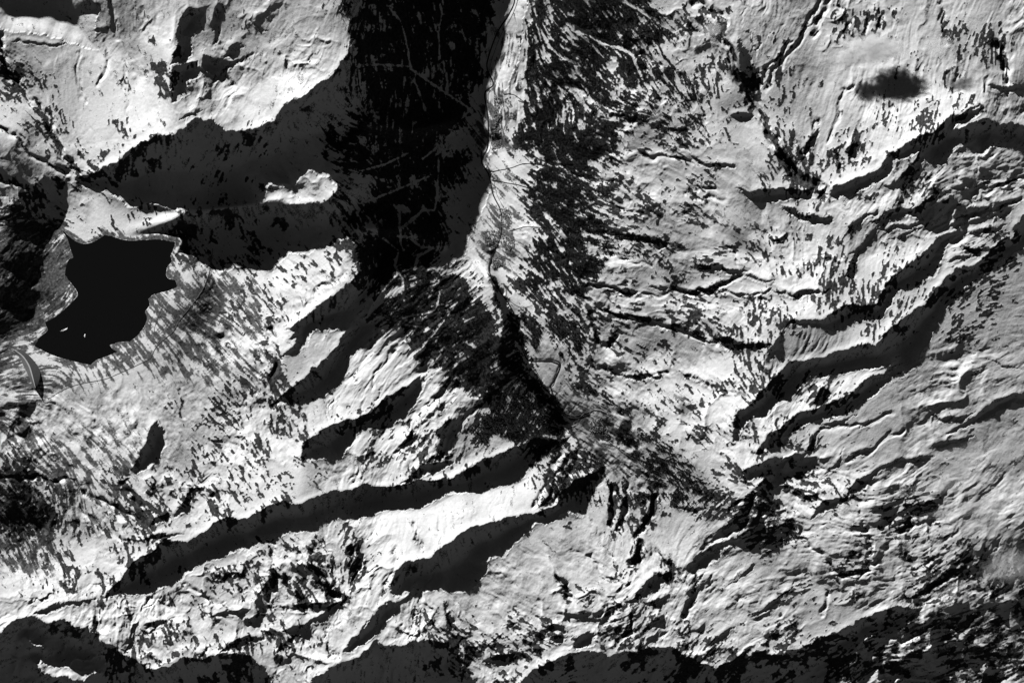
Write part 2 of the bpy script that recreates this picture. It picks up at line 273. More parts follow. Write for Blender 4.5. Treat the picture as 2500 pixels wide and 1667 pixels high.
# bare dark rock showing through the snow (left lake shore: also painted grazing shade): x, y, share, radius
R = np.array([float(v) for v in '''
400 180 .4 45 415 120 .3 30 60 220 .55 40 25 170 .5 30 110 290 .4 40 330 350 .35 40 220 410 .3 40 150 340 .35 40 180 460 .4 40 330 530 .45 35 270 540 .35 40
600 780 .45 80 650 880 .5 60 560 1000 .45 80 600 1080 .45 70 540 1170 .5 80 480 1200 .6 60 380 1250 .75 40 700 1040 .75 40 250 1400 .35 80
170 1400 .45 50 330 1340 .4 40 620 1400 .4 60 680 1350 .35 50 780 1380 .5 50 860 1350 .5 50 875 1385 .65 30 740 1440 .55 50 830 1440 .5 40
550 1420 .4 60 450 1560 .5 80 350 1580 .5 60 550 1610 .4 60 700 1560 .4 60 1000 1470 .3 40 1060 1540 .4 40 1130 1580 .6 60 1250 1600 .5 80
1300 1560 .5 50 1500 1230 .35 60 1560 1350 .45 30 1640 1390 .55 25 1540 1440 .35 50 1400 1460 .55 25 1530 1550 .4 60 1680 1620 .5 60 1800 1620 .5 60
1900 1590 .5 50 2000 1590 .4 50 2070 1440 .5 30 2100 1370 .5 30 2200 1270 .5 50 2260 1250 .5 40 2350 1370 .5 50 2280 1390 .5 50 2260 1440 .6 40
2450 1430 .5 50 2350 1590 .45 110 2450 1550 .35 90 2200 1620 .45 90 2050 1620 .5 60 1970 1450 .4 40 1980 1480 .3 40 1960 1060 .5 40 2000 970 .5 50
2050 950 .4 40 1850 1080 .4 40 1930 1040 .4 40 1940 1190 .55 50 2000 1210 .5 40 2080 1190 .3 50 1700 770 .55 60 1830 770 .5 50 1900 770 .5 40
1960 740 .4 40 1830 880 .7 45 1850 930 .6 50 1790 940 .5 40 1690 980 .45 40 1640 1000 .45 40 1720 1050 .5 40 1600 1010 .4 40 1760 1110 .45 40
1780 1150 .5 40 1650 1050 .3 40 1790 590 .5 30 1850 600 .5 40 1960 650 .5 60 2030 610 .6 40 2030 700 .75 40 2120 720 .75 45 2170 660 .5 40
2220 600 .4 40 2250 690 .4 40 2190 760 .6 40 2110 810 .5 25 1700 640 .4 50 1660 700 .35 40 1600 740 .35 40 1650 780 .4 50 1720 800 .5 60
2420 650 .5 60 2370 720 .5 50 2360 790 .5 40 2480 620 .4 40 2050 60 .5 45 2120 50 .5 40 2010 100 .3 40 1880 140 .3 40 1850 230 .6 30
1830 200 .5 20 1900 320 .6 30 1930 380 .7 40 1970 420 .7 50 1920 420 .6 40 2050 390 .55 25 2090 360 .6 40 2170 280 .5 40 2200 330 .4 40
2260 290 .6 45 2350 250 .5 40 2400 100 .6 40 2440 140 .5 30 2330 70 .5 30 2460 460 .5 30 2230 460 .5 40 2250 480 .5 40 2130 490 .4 30
1990 500 .5 30 1750 30 .3 40 1700 60 .5 50 1740 180 .5 50 1690 180 .7 35 1800 250 .5 30 1680 290 .4 60 1620 240 .4 60 1720 440 .5 30
1690 440 .4 30 1770 320 .4 25 1590 340 .5 30 1660 340 .45 50 1480 290 .4 40 1530 490 .4 70 1590 500 .5 40 1450 540 .5 60 1550 560 .4 50
1500 680 .4 60 1430 760 .4 50 1550 780 .35 50 1550 850 .35 30 1440 860 .4 50 1480 940 .4 60 1680 540 .5 40 1720 530 .5 40 1700 950 .3 40
1640 620 .4 50 1580 600 .5 40 850 620 .5 40 880 660 .5 40 700 690 .4 40 660 720 .5 40 900 1020 .4 50 1000 1100 .5 50 1040 1080 .6 40
1100 1100 .5 50 930 1110 .3 40 1450 870 .4 60 1560 950 .25 60 1420 930 .5 40 50 520 .5 60 120 590 .5 50 40 650 .55 60 150 740 .6 40 60 780 .55 50
600 400 .2 60 300 430 .4 30 520 560 .35 60 470 590 .5 50 610 620 .5 50 1860 1230 .6 50 1830 1200 .5 40 1870 1300 .6 40 150 610 .6 30 165 680 .7 30 140 750 .7 30 100 815 .7 30 60 700 .5 60 30 600 .4 50 2450 1600 .5 80 60 1250 .8 80 30 1180 .8 60 100 1330 .6 60 320 1230 .7 45 350 1280 .8 40 300 1180 .6 40 665 930 .7 35 660 860 .5 40 700 1000 .8 40 735 1130 .6 30 690 1180 .4 40 520 1100 .4 60 1350 1190 .6 50 1420 1140 .7 50 1560 1215 .5 50 1740 1220 .5 50 1880 920 .5 30 1640 870 .3 40 1900 220 .4 40 1950 280 .3 40 2200 170 .2 40'''.split()]).reshape(-1, 4)

FOREST = [  # share, outline
 (.97,[(880,-200),(878,0),(860,100),(872,130),(890,210),(895,300),(785,332),(800,357),(843,393),(871,411),(921,429),(957,440),(886,507),
  (880,520),(920,560),(870,600),(890,690),(910,760),(939,782),(975,796),(1000,821),(993,839),(1029,875),(1050,896),(1075,904),(1100,925),
  (1207,886),(1230,870),(1225,800),(1157,714),(1129,668),(1079,668),(1061,607),(1100,560),(1080,520),(1079,470),(1135,443),(1114,414),
  (1150,404),(1154,357),(1064,364),(1093,343),(1111,329),(1129,286),(1157,250),(1182,179),(1193,107),(1204,54),(1200,0),(1200,-200)]),
 (.9,[(1100,925),(1207,880),(1300,890),(1335,960),(1385,1040),(1392,1085),(1340,1130),(1300,1110),(1250,1090),(1200,1080),(1130,1070),(1190,1000),(1150,970)]),
 (.72,[(1290,-100),(1371,-100),(1371,0),(1380,60),(1400,160),(1380,200),(1340,330),(1300,370),(1270,330),(1275,180)]),
 (.92,[(1371,-200),(1371,0),(1386,64),(1414,71),(1486,104),(1540,118),(1590,107),(1640,90),(1590,0),(1580,-200)]),
 (.92,[(1414,107),(1457,118),(1496,136),(1521,150),(1479,171),(1475,229),(1529,229),(1557,243),(1550,286),(1504,275),(1450,236),(1400,204),(1411,161)]),
 (.92,[(1529,143),(1575,157),(1600,179),(1579,196),(1564,218),(1529,186)]),
 (.94,[(1264,304),(1318,314),(1361,293),(1414,321),(1432,296),(1479,311),(1514,336),(1504,361),(1464,382),(1443,425),(1414,425),(1361,411),(1318,389),(1271,364),(1250,332)]),
 (.9,[(1279,411),(1361,418),(1414,446),(1457,489),(1432,514),(1486,529),(1450,560),(1379,570),(1307,518),(1304,493),(1268,461)]),
 (.85,[(1279,589),(1307,575),(1400,586),(1464,607),(1471,650),(1457,679),(1421,714),(1400,700),(1354,700),(1318,689),(1286,729),(1268,714),(1262,650)]),
 (.72,[(1304,500),(1450,518),(1464,554),(1414,564),(1343,561),(1289,532)]),
 (.75,[(1311,729),(1371,729),(1414,757),(1429,821),(1393,886),(1371,879),(1357,857),(1343,804)]),
 (.92,[(1271,764),(1318,771),(1329,804),(1307,861),(1289,850)]),
 (.85,[(1386,904),(1414,921),(1471,957),(1504,982),(1543,993),(1532,1007),(1493,986),(1443,957),(1400,925)]),
 (.55,[(1500,1010),(1580,1050),(1640,1080),(1690,1130),(1740,1180),(1700,1200),(1640,1180),(1560,1130),(1510,1080)]),
 (.45,[(1480,1165),(1540,1175),(1600,1190),(1700,1190),(1780,1210),(1800,1240),(1740,1250),(1680,1235),(1620,1240),(1600,1215),(1500,1230),(1430,1240)]),
 (.9,[(1620,1235),(1700,1240),(1700,1222),(1640,1222)]),
 (.8,[(1885,1272),(1962,1272),(1962,1323),(1928,1332),(1900,1300)]),
 (.72,[(1408,1077),(1455,1111),(1476,1140),(1404,1170),(1362,1204),(1319,1251),(1340,1183),(1391,1106)]),
 (.4,[(1600,110),(1700,200),(1720,330),(1640,350),(1560,290),(1600,200)]),
 (.35,[(1400,560),(1560,560),(1600,640),(1500,640),(1440,600)]),
 (.85,[(1186,671),(1200,700),(1207,729),(1225,757),(1229,786),(1225,821),(1221,854),(1225,900),(1275,930),(1330,1000),(1345,1055),(1396,1060),(1370,990),(1321,929),(1290,870),(1272,821),(1260,775),(1235,745),(1225,714),(1207,679)]),
 (.4,[(780,-100),(880,-100),(890,300),(840,420),(900,480),(860,590),(830,560),(820,440),(760,340),(850,280),(850,120)]),
 (.52,[(1290,60),(1400,40),(1600,130),(1560,300),(1500,430),(1480,560),(1480,680),(1420,730),(1290,730),(1265,640),(1290,560),(1275,450),(1262,340),(1280,180)]),
]
GRASS = [  # thawed dun turf showing between strips of snow: share, outline
 (.62,[(420,625),(520,650),(600,662),(620,740),(560,830),(450,930),(380,900),(300,920),(200,935),(100,965),(60,1000),(100,1060),(0,1040),(-200,1000),(-200,860),(40,860),(110,880),(230,900),(260,860),(330,820),(360,760),(410,700)]),
 (.38,[(620,665),(680,740),(640,860),(680,960),(560,960),(480,930),(560,830),(620,740)]),
 (.42,[(0,1040),(100,1060),(330,1030),(350,1100),(300,1200),(320,1280),(250,1300),(150,1240),(0,1120),(-200,1100)]),
 (.75,[(-200,1100),(0,1130),(90,1180),(140,1260),(160,1330),(110,1400),(0,1400),(-200,1400)]),
 (1.0,[(-200,560),(0,560),(60,520),(120,560),(175,590),(195,650),(170,720),(130,810),(60,850),(-200,850)]),  # left lake bank: solid dark turf painted in place of its grazing shade
 (.3,[(1200,60),(1285,20),(1262,230),(1255,400),(1290,560),(1262,680),(1240,680),(1190,640),(1165,600),(1190,500),(1175,430),(1170,300),(1175,200)]),(.7,[(1172,200),(1205,200),(1226,300),(1220,365),(1175,390),(1165,300)]),(.6,[(1180,560),(1215,505),(1255,510),(1262,600),(1230,660),(1190,650)]),
 (.45,[(1390,900),(1450,960),(1520,1020),(1600,1100),(1580,1160),(1480,1150),(1420,1090),(1360,970)]),
 (.3,[(2200,1480),(2700,1350),(2700,1900),(2000,1900),(2060,1640),(2210,1560)]),
]
CLEAR = [Z(600,0,2.8,p) for p in (
 [(970,50),(1060,150),(1100,280),(1125,450),(1135,480)],[(760,460),(900,450),(1130,460)],
 [(1135,480),(1280,580),(1400,660),(1540,750),(1480,810)],[(1330,40),(1340,100),(1320,250),(1325,370)],[(1350,420),(1380,560),(1380,640)],
 [(1150,550),(1190,640),(1230,760)],[(800,1170),(950,1130),(1110,1050)],[(800,1390),(960,1330),(1250,1210)],[(1210,1090),(1320,1000)],
 [(1300,1060),(1450,980)],[(1050,1560),(1050,1430)],[(1060,1560),(1160,1480),(1200,1440),(1290,1440),(1310,1340),(1320,1100)])] + [
 Z(600,500,2.8,p) for p in (
 [(1060,170),(1160,90),(1220,35),(1290,40)],[(1050,20),(1060,170),(1060,270),(1080,310)],[(1040,215),(1120,225),(1200,290),(1280,295)],
 [(1280,295),(1180,350),(1155,440)],[(940,230),(1040,310)],[(1040,330),(1020,420),(1060,490),(1075,520),(1075,580)],
 [(1040,470),(960,560),(930,600),(880,680)],[(1320,520),(1325,600),(1310,680),(1270,730),(1080,770)],
 [(1440,660),(1350,790),(1280,880),(1190,980),(1120,1040)],[(1090,820),(1200,835),(1280,855)],[(1490,930),(1570,975)],
 [(1330,1020),(1280,1090)],[(1500,1050),(1380,1130),(1310,1200)],[(1340,440),(1480,470)],[(880,700),(960,620),(1070,560)])] + [
 Z(1200,0,2.8,p) for p in ([(930,30),(1100,130),(1250,230)],[(520,170),(760,290),(1000,380)],[(560,590),(700,700),(820,790)],[(430,1030),(460,1130)])]
CLEARW = [4.2]*12 + [5,4,5,6,3,5,4,4,6,4,4,4,5,5,7] + [6,8,7,2]
MEADOW = [[(943,496),(975,514),(1010,520),(995,505)],[(1010,496),(1022,505),(1015,515)],[(911,757),(936,711),(982,693),(982,714),(943,732)],
          [(1079,661),(1128,661),(1120,672),(1085,668)]]
LAKE = Z(0,500,3.136,[(485,195),(560,265),(640,300),(720,285),(800,235),(860,240),(930,265),(1020,275),(1220,265),(1350,290),(1310,390),
 (1320,430),(1285,480),(1275,540),(1300,570),(1345,575),(1360,630),(1290,660),(1180,685),(1140,720),(1150,770),(1115,820),(1130,870),
 (1110,930),(1060,1000),(1000,1045),(920,1050),(840,1075),(870,1110),(905,1125),(740,1190),(695,1225),(600,1205),(450,1165),(360,1130),
 (270,1080),(300,1020),(370,960),(350,900),(440,850),(560,740),(600,690),(580,640),(500,540),(510,470),(530,420),(565,405),(540,330),(520,260),(490,215)])
ISLETS = [Z(0,500,3.136,[(460,965),(480,955),(510,945),(527,938),(522,955),(495,972),(470,978)]),Z(0,500,3.136,[(645,1000),(656,985),(664,1000),(660,1018),(648,1018)])]
RIVER = [(1257,-60),(1257,0),(1243,36),(1214,82),(1192,143),(1190,171),(1204,207),(1184,229),(1191,286),(1191,357),(1176,393),(1194,429),(1204,475),
 (1221,511),(1225,543),(1221,582),(1203,620),(1193,660),(1212,700),(1241,740),(1265,790),(1277,850),(1292,880),(1343,879),(1368,889),
 (1354,929),(1345,946),(1359,982),(1373,1007),(1400,1020),(1440,1010)]
FLOOR = [(1230,-200),(1290,-200),(1285,20),(1275,140),(1262,230),(1258,300),(1255,400),(1275,480),(1290,560),(1270,600),(1262,680),(1290,740),(1320,760),
 (1335,830),(1360,880),(1400,950),(1480,1010),(1520,1080),(1600,1140),(1500,1150),(1440,1110),(1390,1030),(1350,960),(1300,890),(1270,810),(1230,740),
 (1190,660),(1165,600),(1190,500),(1175,430),(1165,390),(1170,300),(1175,200),(1200,80)]

# gullies cut by water and avalanches: width, depth (photo pixels), then the line
GULLY = [(a, b, Z(1200,500,2.8,p)) for a, b, p in (
 (4,3,[(740,190),(860,210),(960,240),(1070,240),(1180,270)]),(4,3,[(830,330),(960,400),(1090,430)]),(4,4,[(640,540),(800,555),(900,580),(980,590)]),
 (5,4,[(560,600),(700,680),(830,760),(920,760),(1040,780),(1150,810),(1280,840),(1400,880)]),(5,4,[(760,1110),(880,1150),(1010,1180),(1130,1170),(1240,1140)]),
 (5,5,[(1240,560),(1330,590),(1450,580),(1560,540),(1700,500)]),(6,6,[(1330,610),(1350,680),(1400,760),(1450,850),(1540,920)]),(5,4,[(1600,250),(1640,300),(1680,400),(1740,460)]),
 (5,4,[(1180,820),(1330,860),(1450,940)]),(5,4,[(1500,1240),(1620,1290),(1720,1330)]),(4,3,[(400,330),(520,380),(600,470)]),(4,3,[(1000,640),(1100,600),(1180,580)]),
 (6,5,[(680,740),(690,860),(740,950),(800,960),(830,910)]))] + [(a, b, Z(1200,0,2.8,p)) for a, b, p in (
 (8,10,[(1380,20),(1480,60),(1560,120),(1600,280),(1640,400),(1700,560),(1760,700),(1830,800),(1900,900),(1960,960)]),(5,5,[(1700,560),(1800,520),(1960,430)]),
 (4,4,[(1260,950),(1330,1020),(1380,1090),(1440,1130)]),(4,3,[(1100,1090),(1200,1090),(1300,1110),(1400,1120)]),(5,4,[(1420,780),(1450,880),(1470,980)]),
 (4,3,[(800,880),(950,990),(1100,1090)]),(5,4,[(600,200),(800,300),(1000,390),(1150,450)]),(5,4,[(560,590),(700,700),(820,790),(960,830)]),(4,3,[(330,1100),(520,1180),(720,1230),(850,1230)]),
 (4,3,[(700,1350),(900,1450),(1050,1480)]),(4,3,[(1150,870),(1250,880),(1350,910)]),(4,3,[(1550,1290),(1300,1320),(1450,1370),(1600,1340)]))] + [(a, b, Z(1800,0,2.8,p)) for a, b, p in (
 (9,12,[(0,480),(120,760),(200,880),(260,960),(330,1100),(400,1180),(500,1240),(600,1320)]),(6,5,[(560,30),(480,180),(420,300),(300,450)]),(5,4,[(760,600),(720,720),(660,850),(620,980)]),
 (5,4,[(550,820),(510,950),(450,1080)]),(5,5,[(1400,30),(1400,200),(1420,300)]),(5,4,[(640,0),(580,120),(520,260)]),(4,3,[(700,60),(780,120),(740,220)]),(4,3,[(880,100),(870,260)]),(5,4,[(970,60),(975,240)]),
 (5,4,[(350,300),(250,480),(200,620)]),(7,8,[(1750,300),(1800,420),(1860,580)]),(4,4,[(1500,1500),(1700,1420),(1960,1360)]),(4,3,[(1560,1420),(1750,1290),(1960,1220)]))] + [(a, b, Z(0,0,2.8,p)) for a, b, p in (
 (7,8,[(0,260),(60,480),(180,640),(300,780),(380,930),(430,1080),(540,1190)]),(6,6,[(0,870),(150,960),(250,1040),(340,1110),(440,1200)]),(5,5,[(770,0),(800,180),(830,280)]),
 (4,3,[(520,380),(560,560),(590,700)]),(4,3,[(870,420),(880,600),(880,800)]),(6,6,[(0,1200),(150,1250),(300,1350),(450,1480)]),(5,4,[(740,300),(745,420),(700,560)]),(5,4,[(1520,100),(1480,300),(1580,360)]),
 (5,4,[(1480,560),(1600,470),(1700,400)]),(4,3,[(1560,540),(1640,620),(1560,760)]))] + [(a, b, Z(600,500,2.8,p)) for a, b, p in (
 (6,7,[(180,840),(200,950),(220,1060),(190,1180),(200,1300),(180,1370)]),(5,5,[(1400,1190),(1300,1300),(1200,1400),(1100,1500)]),(5,5,[(1850,1150),(1650,1350),(1500,1480),(1400,1568)]),
 (5,4,[(900,830),(870,1000),(780,1100),(700,1200)]),(4,3,[(1050,1000),(900,1100),(850,1230)]),(4,4,[(700,480),(500,560),(420,700)]))] + [(a, b, Z(0,1000,2.351,p)) for a, b, p in (
 (7,8,[(700,420),(760,500),(800,600),(850,700)]),(5,5,[(0,390),(250,400),(400,420),(550,500),(700,560),(800,630)]),(5,4,[(200,580),(210,700),(350,860),(400,980)]),(5,4,[(400,480),(560,640),(700,760)]),
 (6,6,[(1540,780),(1600,950),(1540,1100)]),(5,4,[(860,1080),(830,1160),(840,1220)]),(5,4,[(1060,1010),(1200,1080),(1340,1140)]),(4,4,[(300,950),(400,1060)]))] + [(a, b, Z(600,1000,2.351,p)) for a, b, p in (
 (6,7,[(150,880),(170,1000),(130,1100)]),(6,6,[(380,780),(400,920),(480,1000),(560,1060)]),(6,7,[(610,780),(620,900),(620,1000)]),(5,5,[(840,800),(850,920),(780,1090)]),(5,4,[(960,670),(1000,790)]),
 (5,4,[(470,1260),(470,1370),(520,1400)]),(5,5,[(240,1320),(230,1390)]),(5,5,[(960,60),(920,200),(880,260)]))] + [(a, b, Z(1200,1000,2.351,p)) for a, b, p in (
 (5,6,[(690,460),(680,600),(670,660)]),(5,6,[(780,450),(770,600),(720,700)]),(6,9,[(940,500),(920,600),(870,700),(850,760),(860,850),(800,900)]),(6,7,[(380,940),(430,1000),(440,1110)]),
 (5,5,[(960,810),(1010,880),(1070,920)]),(6,6,[(1180,960),(1180,1040),(1110,1200)]),(5,5,[(800,1200),(790,1300)]),(4,4,[(560,850),(650,960),(800,1010)]),(5,4,[(1400,540),(1350,680),(1220,800)]),
 (5,4,[(1490,500),(1440,640),(1300,740)]),(5,5,[(250,560),(330,420),(400,260)]),(5,5,[(360,550),(440,400),(490,230)]))] + [(a, b, Z(1800,1000,2.351,p)) for a, b, p in (
 (5,5,[(700,600),(750,750),(760,880)]),(5,5,[(370,680),(500,860),(620,960),(760,930)]),(4,4,[(520,1040),(510,1130),(480,1190)]),(5,4,[(760,880),(900,760),(1000,640)]),(5,4,[(1060,1060),(1300,930),(1500,780)]),
 (4,4,[(640,290),(760,220),(940,120)]),(4,3,[(480,110),(700,80),(900,30)]),(5,4,[(950,1340),(1150,1250),(1400,1180)]))]

# craggy ground: x, y, weight, radius
CRAG = np.array([float(v) for v in """350 1500 1 110 600 1450 1.1 130 800 1420 1.1 120 900 1330 .6 90 750 1580 1.1 110 550 1590 1 100 1000 1560 .9 90 1180 1600 1 90 1350 1580 1 90
1500 1530 .9 100 1650 1480 .8 100 1800 1500 .5 100 1400 1430 .5 90 1900 1600 .7 80 480 1180 .9 90 600 1080 .5 90 1050 1090 .9 90 880 1150 .5 80 1150 1000 .5 80 600 90 .7 110 720 150 .7 90 480 100 .6 80
1560 380 .5 100 1680 300 .5 100 1700 450 .5 100 1500 640 .5 100 1650 780 .5 100 1830 900 .9 80 1830 780 .5 80 1700 1020 .6 90 1950 650 .6 90 2150 500 .7 100 2350 450 .6 110 1950 1160 1 80 1870 1260 1 80
1700 80 .6 90 1850 330 .5 80 2060 60 .5 80 2300 1550 .9 140 2450 1450 .7 120 2150 1620 .9 110 2250 1260 .6 90 2100 1400 .4 90 2350 1000 .35 130 200 1600 1 140 80 620 .5 90 100 480 .5 80 730 460 .9 50 80 1000 .4 80
300 1290 .5 60 60 1600 1 90 400 1640 1 80 950 1640 1 80 1600 1640 1 120 1850 1650 1 100 160 1180 .4 100""".split()]).reshape(-1, 4)

CALM = [(1940,840,60),(2040,845,60),(2090,825,40),(1850,350,90),(1700,420,50),(2150,650,40),(2000,1080,40),(150,220,90),(240,270,90),(330,260,60),(380,140,45),(250,370,50),(120,140,50),(660,240,50),(40,300,50),(280,530,40),(2060,300,60),(2150,200,70),(2250,250,50),(1700,950,45),(1760,900,40),(860,930,50),(950,900,40),(1000,1290,50),(700,660,50),(800,620,50),(1990,850,75),(1850,340,70),(1790,268,40),(1800,410,60),(300,60,45),(320,110,40),(1650,430,60),(1570,350,45),(1620,300,30),(560,60,60),(620,110,50),(100,400,50),(60,440,50),(1600,700,60),(1680,850,50),
 (1560,840,50),(1620,820,60),(480,1060,60),(450,1130,50),(1230,420,40),(1220,300,40),(1220,680,40),(2050,430,40),(2100,430,40),(1500,1290,50),(1240,1160,70),(1130,1200,50),(1010,1330,60),(1650,1290,60),(550,940,60),(900,900,40)]
# ------------------------------------------------------------------ numeric helpers
rng = np.random.default_rng(7)

def raster(poly, X, Y, out=None):
    """even-odd test of grid points; X (n,), Y (m,) axes -> bool (m, n)"""
    P = np.asarray(poly, float)
    m = np.zeros((len(Y), len(X)), bool) if out is None else out
    i0, i1 = np.searchsorted(X, P[:, 0].min()), np.searchsorted(X, P[:, 0].max())
    j0, j1 = np.searchsorted(Y, P[:, 1].min()), np.searchsorted(Y, P[:, 1].max())
    if i1 <= i0 or j1 <= j0:
        return m
    xs, ys = X[i0:i1][None, :], Y[j0:j1][:, None]
    s = np.zeros((j1 - j0, i1 - i0), bool)
    for (x0, y0), (x1, y1) in zip(P, np.roll(P, -1, 0)):
        if y0 == y1:
            continue
        c = (ys >= min(y0, y1)) & (ys < max(y0, y1))
        s ^= c & (xs < x0 + (ys - y0) * (x1 - x0) / (y1 - y0))
    m[j0:j1, i0:i1] |= s
    return m

def polydist(line, X, Y, R, best=None):
    """distance of grid points to a polyline, exact inside R"""
    d = np.full((len(Y), len(X)), R, np.float32) if best is None else best
    for (x0, y0), (x1, y1) in zip(line[:-1], line[1:]):
        i0, i1 = np.searchsorted(X, min(x0, x1) - R), np.searchsorted(X, max(x0, x1) + R)
        j0, j1 = np.searchsorted(Y, min(y0, y1) - R), np.searchsorted(Y, max(y0, y1) + R)
        if i1 <= i0 or j1 <= j0:
            continue
        xs, ys = X[i0:i1][None, :] - x0, Y[j0:j1][:, None] - y0
        dx, dy = x1 - x0, y1 - y0
        t = np.clip((xs * dx + ys * dy) / max(dx * dx + dy * dy, 1e-6), 0, 1)
        e = np.hypot(xs - t * dx, ys - t * dy)
        d[j0:j1, i0:i1] = np.minimum(d[j0:j1, i0:i1], e)
    return d

def inner_dist(mask, R):
    """distance from inside a mask to its outside, in cells, capped at R"""
    n = mask.shape[0]
    idx = np.arange(n)[:, None]
    up = idx - np.maximum.accumulate(np.where(mask, -10**6, idx), 0)
    dn = np.minimum.accumulate(np.where(mask, 10**6, idx)[::-1], 0)[::-1] - idx
    dv2 = np.minimum(np.minimum(up, dn), R).astype(np.float32) ** 2
    best = dv2.copy()
    for j in range(1, R):
        k = np.float32(j * j)
        np.minimum(best[:, :-j], dv2[:, j:] + k, out=best[:, :-j])
        np.minimum(best[:, j:], dv2[:, :-j] + k, out=best[:, j:])
    return np.sqrt(best)

def blur(a, s):
    r = int(3 * s) + 1
    k = np.exp(-0.5 * (np.arange(-r, r + 1) / s) ** 2)
    k = (k / k.sum()).astype(np.float32)
    a = a.astype(np.float32)
    for ax in (0, 1):
        pad = [(0, 0), (0, 0)]
        pad[ax] = (r, r)
        b = np.pad(a, pad, mode='edge')
        o = np.zeros_like(a)
        n = a.shape[ax]
        for i, w in enumerate(k):
            o += w * (b[i:i + n] if ax == 0 else b[:, i:i + n])
        a = o
    return a

def bil(a, fx, fy):
    fx = np.clip(fx, 0, a.shape[1] - 1.001)
    fy = np.clip(fy, 0, a.shape[0] - 1.001)
    ix, iy = fx.astype(np.int32), fy.astype(np.int32)
    u, v = (fx - ix).astype(np.float32), (fy - iy).astype(np.float32)
    return (a[iy, ix] * (1 - u) + a[iy, ix + 1] * u) * (1 - v) + (a[iy + 1, ix] * (1 - u) + a[iy + 1, ix + 1] * u) * v

def smooth(x, a, b):
    t = np.clip((x - a) / (b - a), 0, 1)
    return t * t * (3 - 2 * t)

def unit(a):
    return (a - a.mean()) / a.std()

def cdf(a):
    return 0.5 * (1 + np.tanh(0.8 * unit(a)))

def vnoise(shape, cells, seed):
    """smooth value noise, 'cells' pixels per cell"""
    r = np.random.default_rng(seed)
    h, w = int(shape[0] / cells) + 4, int(shape[1] / cells) + 4
    g = r.standard_normal((h, w)).astype(np.float32)
    y = np.arange(shape[0]) / cells + 1
    x = np.arange(shape[1]) / cells + 1
    ix, iy = x.astype(int), y.astype(int)
    u, v = x - ix, y - iy
    u = (u * u * u * (u * (u * 6 - 15) + 10))[None, :].astype(np.float32)
    v = (v * v * v * (v * (v * 6 - 15) + 10))[:, None].astype(np.float32)
    a, b = g[iy][:, ix], g[iy][:, ix + 1]
    c, d = g[iy + 1][:, ix], g[iy + 1][:, ix + 1]
    return (a * (1 - u) + b * u) * (1 - v) + (c * (1 - u) + d * u) * v

def fbm(shape, cells, octs, seed, gain=0.5):
    o = 0
    for i in range(octs):
        o = o + vnoise(shape, cells / 2 ** i, seed + i) * gain ** i
    return o

# ------------------------------------------------------------------ large relief: heights that put the crests and shadows where the sun throws them
OUT = 520
cs = 7.0
tl = np.array([[x, y] for x in (-OUT, 2500 + OUT) for y in (-OUT, 1667 + OUT)], float) - (CX, CY)
tt = tl @ (SX, SY); pp = tl @ (SY, -SX)
T = np.arange(tt.min(), tt.max(), cs); Pq = np.arange(pp.min(), pp.max(), cs)
nT, nP = len(T), len(Pq)
RX = CX + T[:, None] * SX + Pq[None, :] * SY
RY = CY + T[:, None] * SY - Pq[None, :] * SX

bs = 12.0                                    # control-map grid
bX = np.arange(-OUT - 40, 2500 + OUT + 41, bs); bY = np.arange(-OUT - 40, 1667 + OUT + 41, bs)
def control(pts, vals, soft=25.0, power=2):
    num = [0 for _ in vals]; den = 0
    for k, (x, y) in enumerate(pts):
        w = 1.0 / ((bX[None, :] - x) ** 2 + (bY[:, None] - y) ** 2 + soft * soft) ** power
        den = den + w
        for i, v in enumerate(vals):
            num[i] = num[i] + w * v[k]
    return [n / den for n in num]
def at(a, x, y):
    return bil(a, (x - bX[0]) / bs, (y - bY[0]) / bs)
bright, = control(B[:, :2], [B[:, 2]])
bright = bright.astype(np.float32)
oc, os_ = control(O[:, :2], [np.cos(2 * np.radians(O[:, 2])), np.sin(2 * np.radians(O[:, 2]))], 60.0, 1.5)

ms = 3.5                                     # shadow plan, photo axes
mX = np.arange(-OUT, 2500 + OUT, ms); mY = np.arange(-OUT, 1667 + OUT, ms)
shade = np.zeros((len(mY), len(mX)), bool)
for p in SHADE:
    raster(p, mX, mY, shade)
isle = np.zeros_like(shade)
for p in LITISLE:
    raster(p, mX, mY, isle)
shade &= ~isle
sh = bil(shade.astype(np.float32), (RX - mX[0]) / ms, (RY - mY[0]) / ms)
K = 1.64
bb = at(bright, RX, RY)
bb = .79 + (bb - .79) * 1.5
I = np.clip(np.clip(bb, .25, 1.0) ** 2.2 / K, .05, .9)
m = (TE + np.clip(np.tan(np.arcsin(I) - ELEV), -.4, .75)) * (1 - sh)
lk = bil(blur(raster(LAKE, mX, mY).astype(np.float32), 2.0), (RX - mX[0]) / ms, (RY - mY[0]) / ms)
m = m * (1 - lk) + TE * lk
wt = 1 + 90 * sh * (1 - lk) + 80 * lk
wp = (0.045 + 80 * lk)[:, :-1]
lam = 1 / (1500.0 / cs) ** 2
inside = (RX > -100) & (RX < 2600) & (RY > -100) & (RY < 1767)
T0 = T[:, None] * float(m[inside].mean()) / cs                    # heights in cells here
def amul(M):
    g = np.zeros_like(M)
    d = (M[1:] - M[:-1]) * wt[:-1]
    g[:-1] -= d; g[1:] += d
    e = (M[:, 1:] - M[:, :-1]) * wp
    g[:, :-1] -= e; g[:, 1:] += e
    return g + lam * M
rhs = np.zeros((nT, nP))
d = m[:-1] * wt[:-1]
rhs[:-1] -= d; rhs[1:] += d
rhs += lam * (T0 + np.zeros((1, nP)))
ky = 2 - 2 * np.cos(2 * np.pi * np.fft.fftfreq(nT))[:, None]
kx = 2 - 2 * np.cos(2 * np.pi * np.fft.rfftfreq(nP))[None, :]
den = 3.0 * ky + .2 * kx + lam
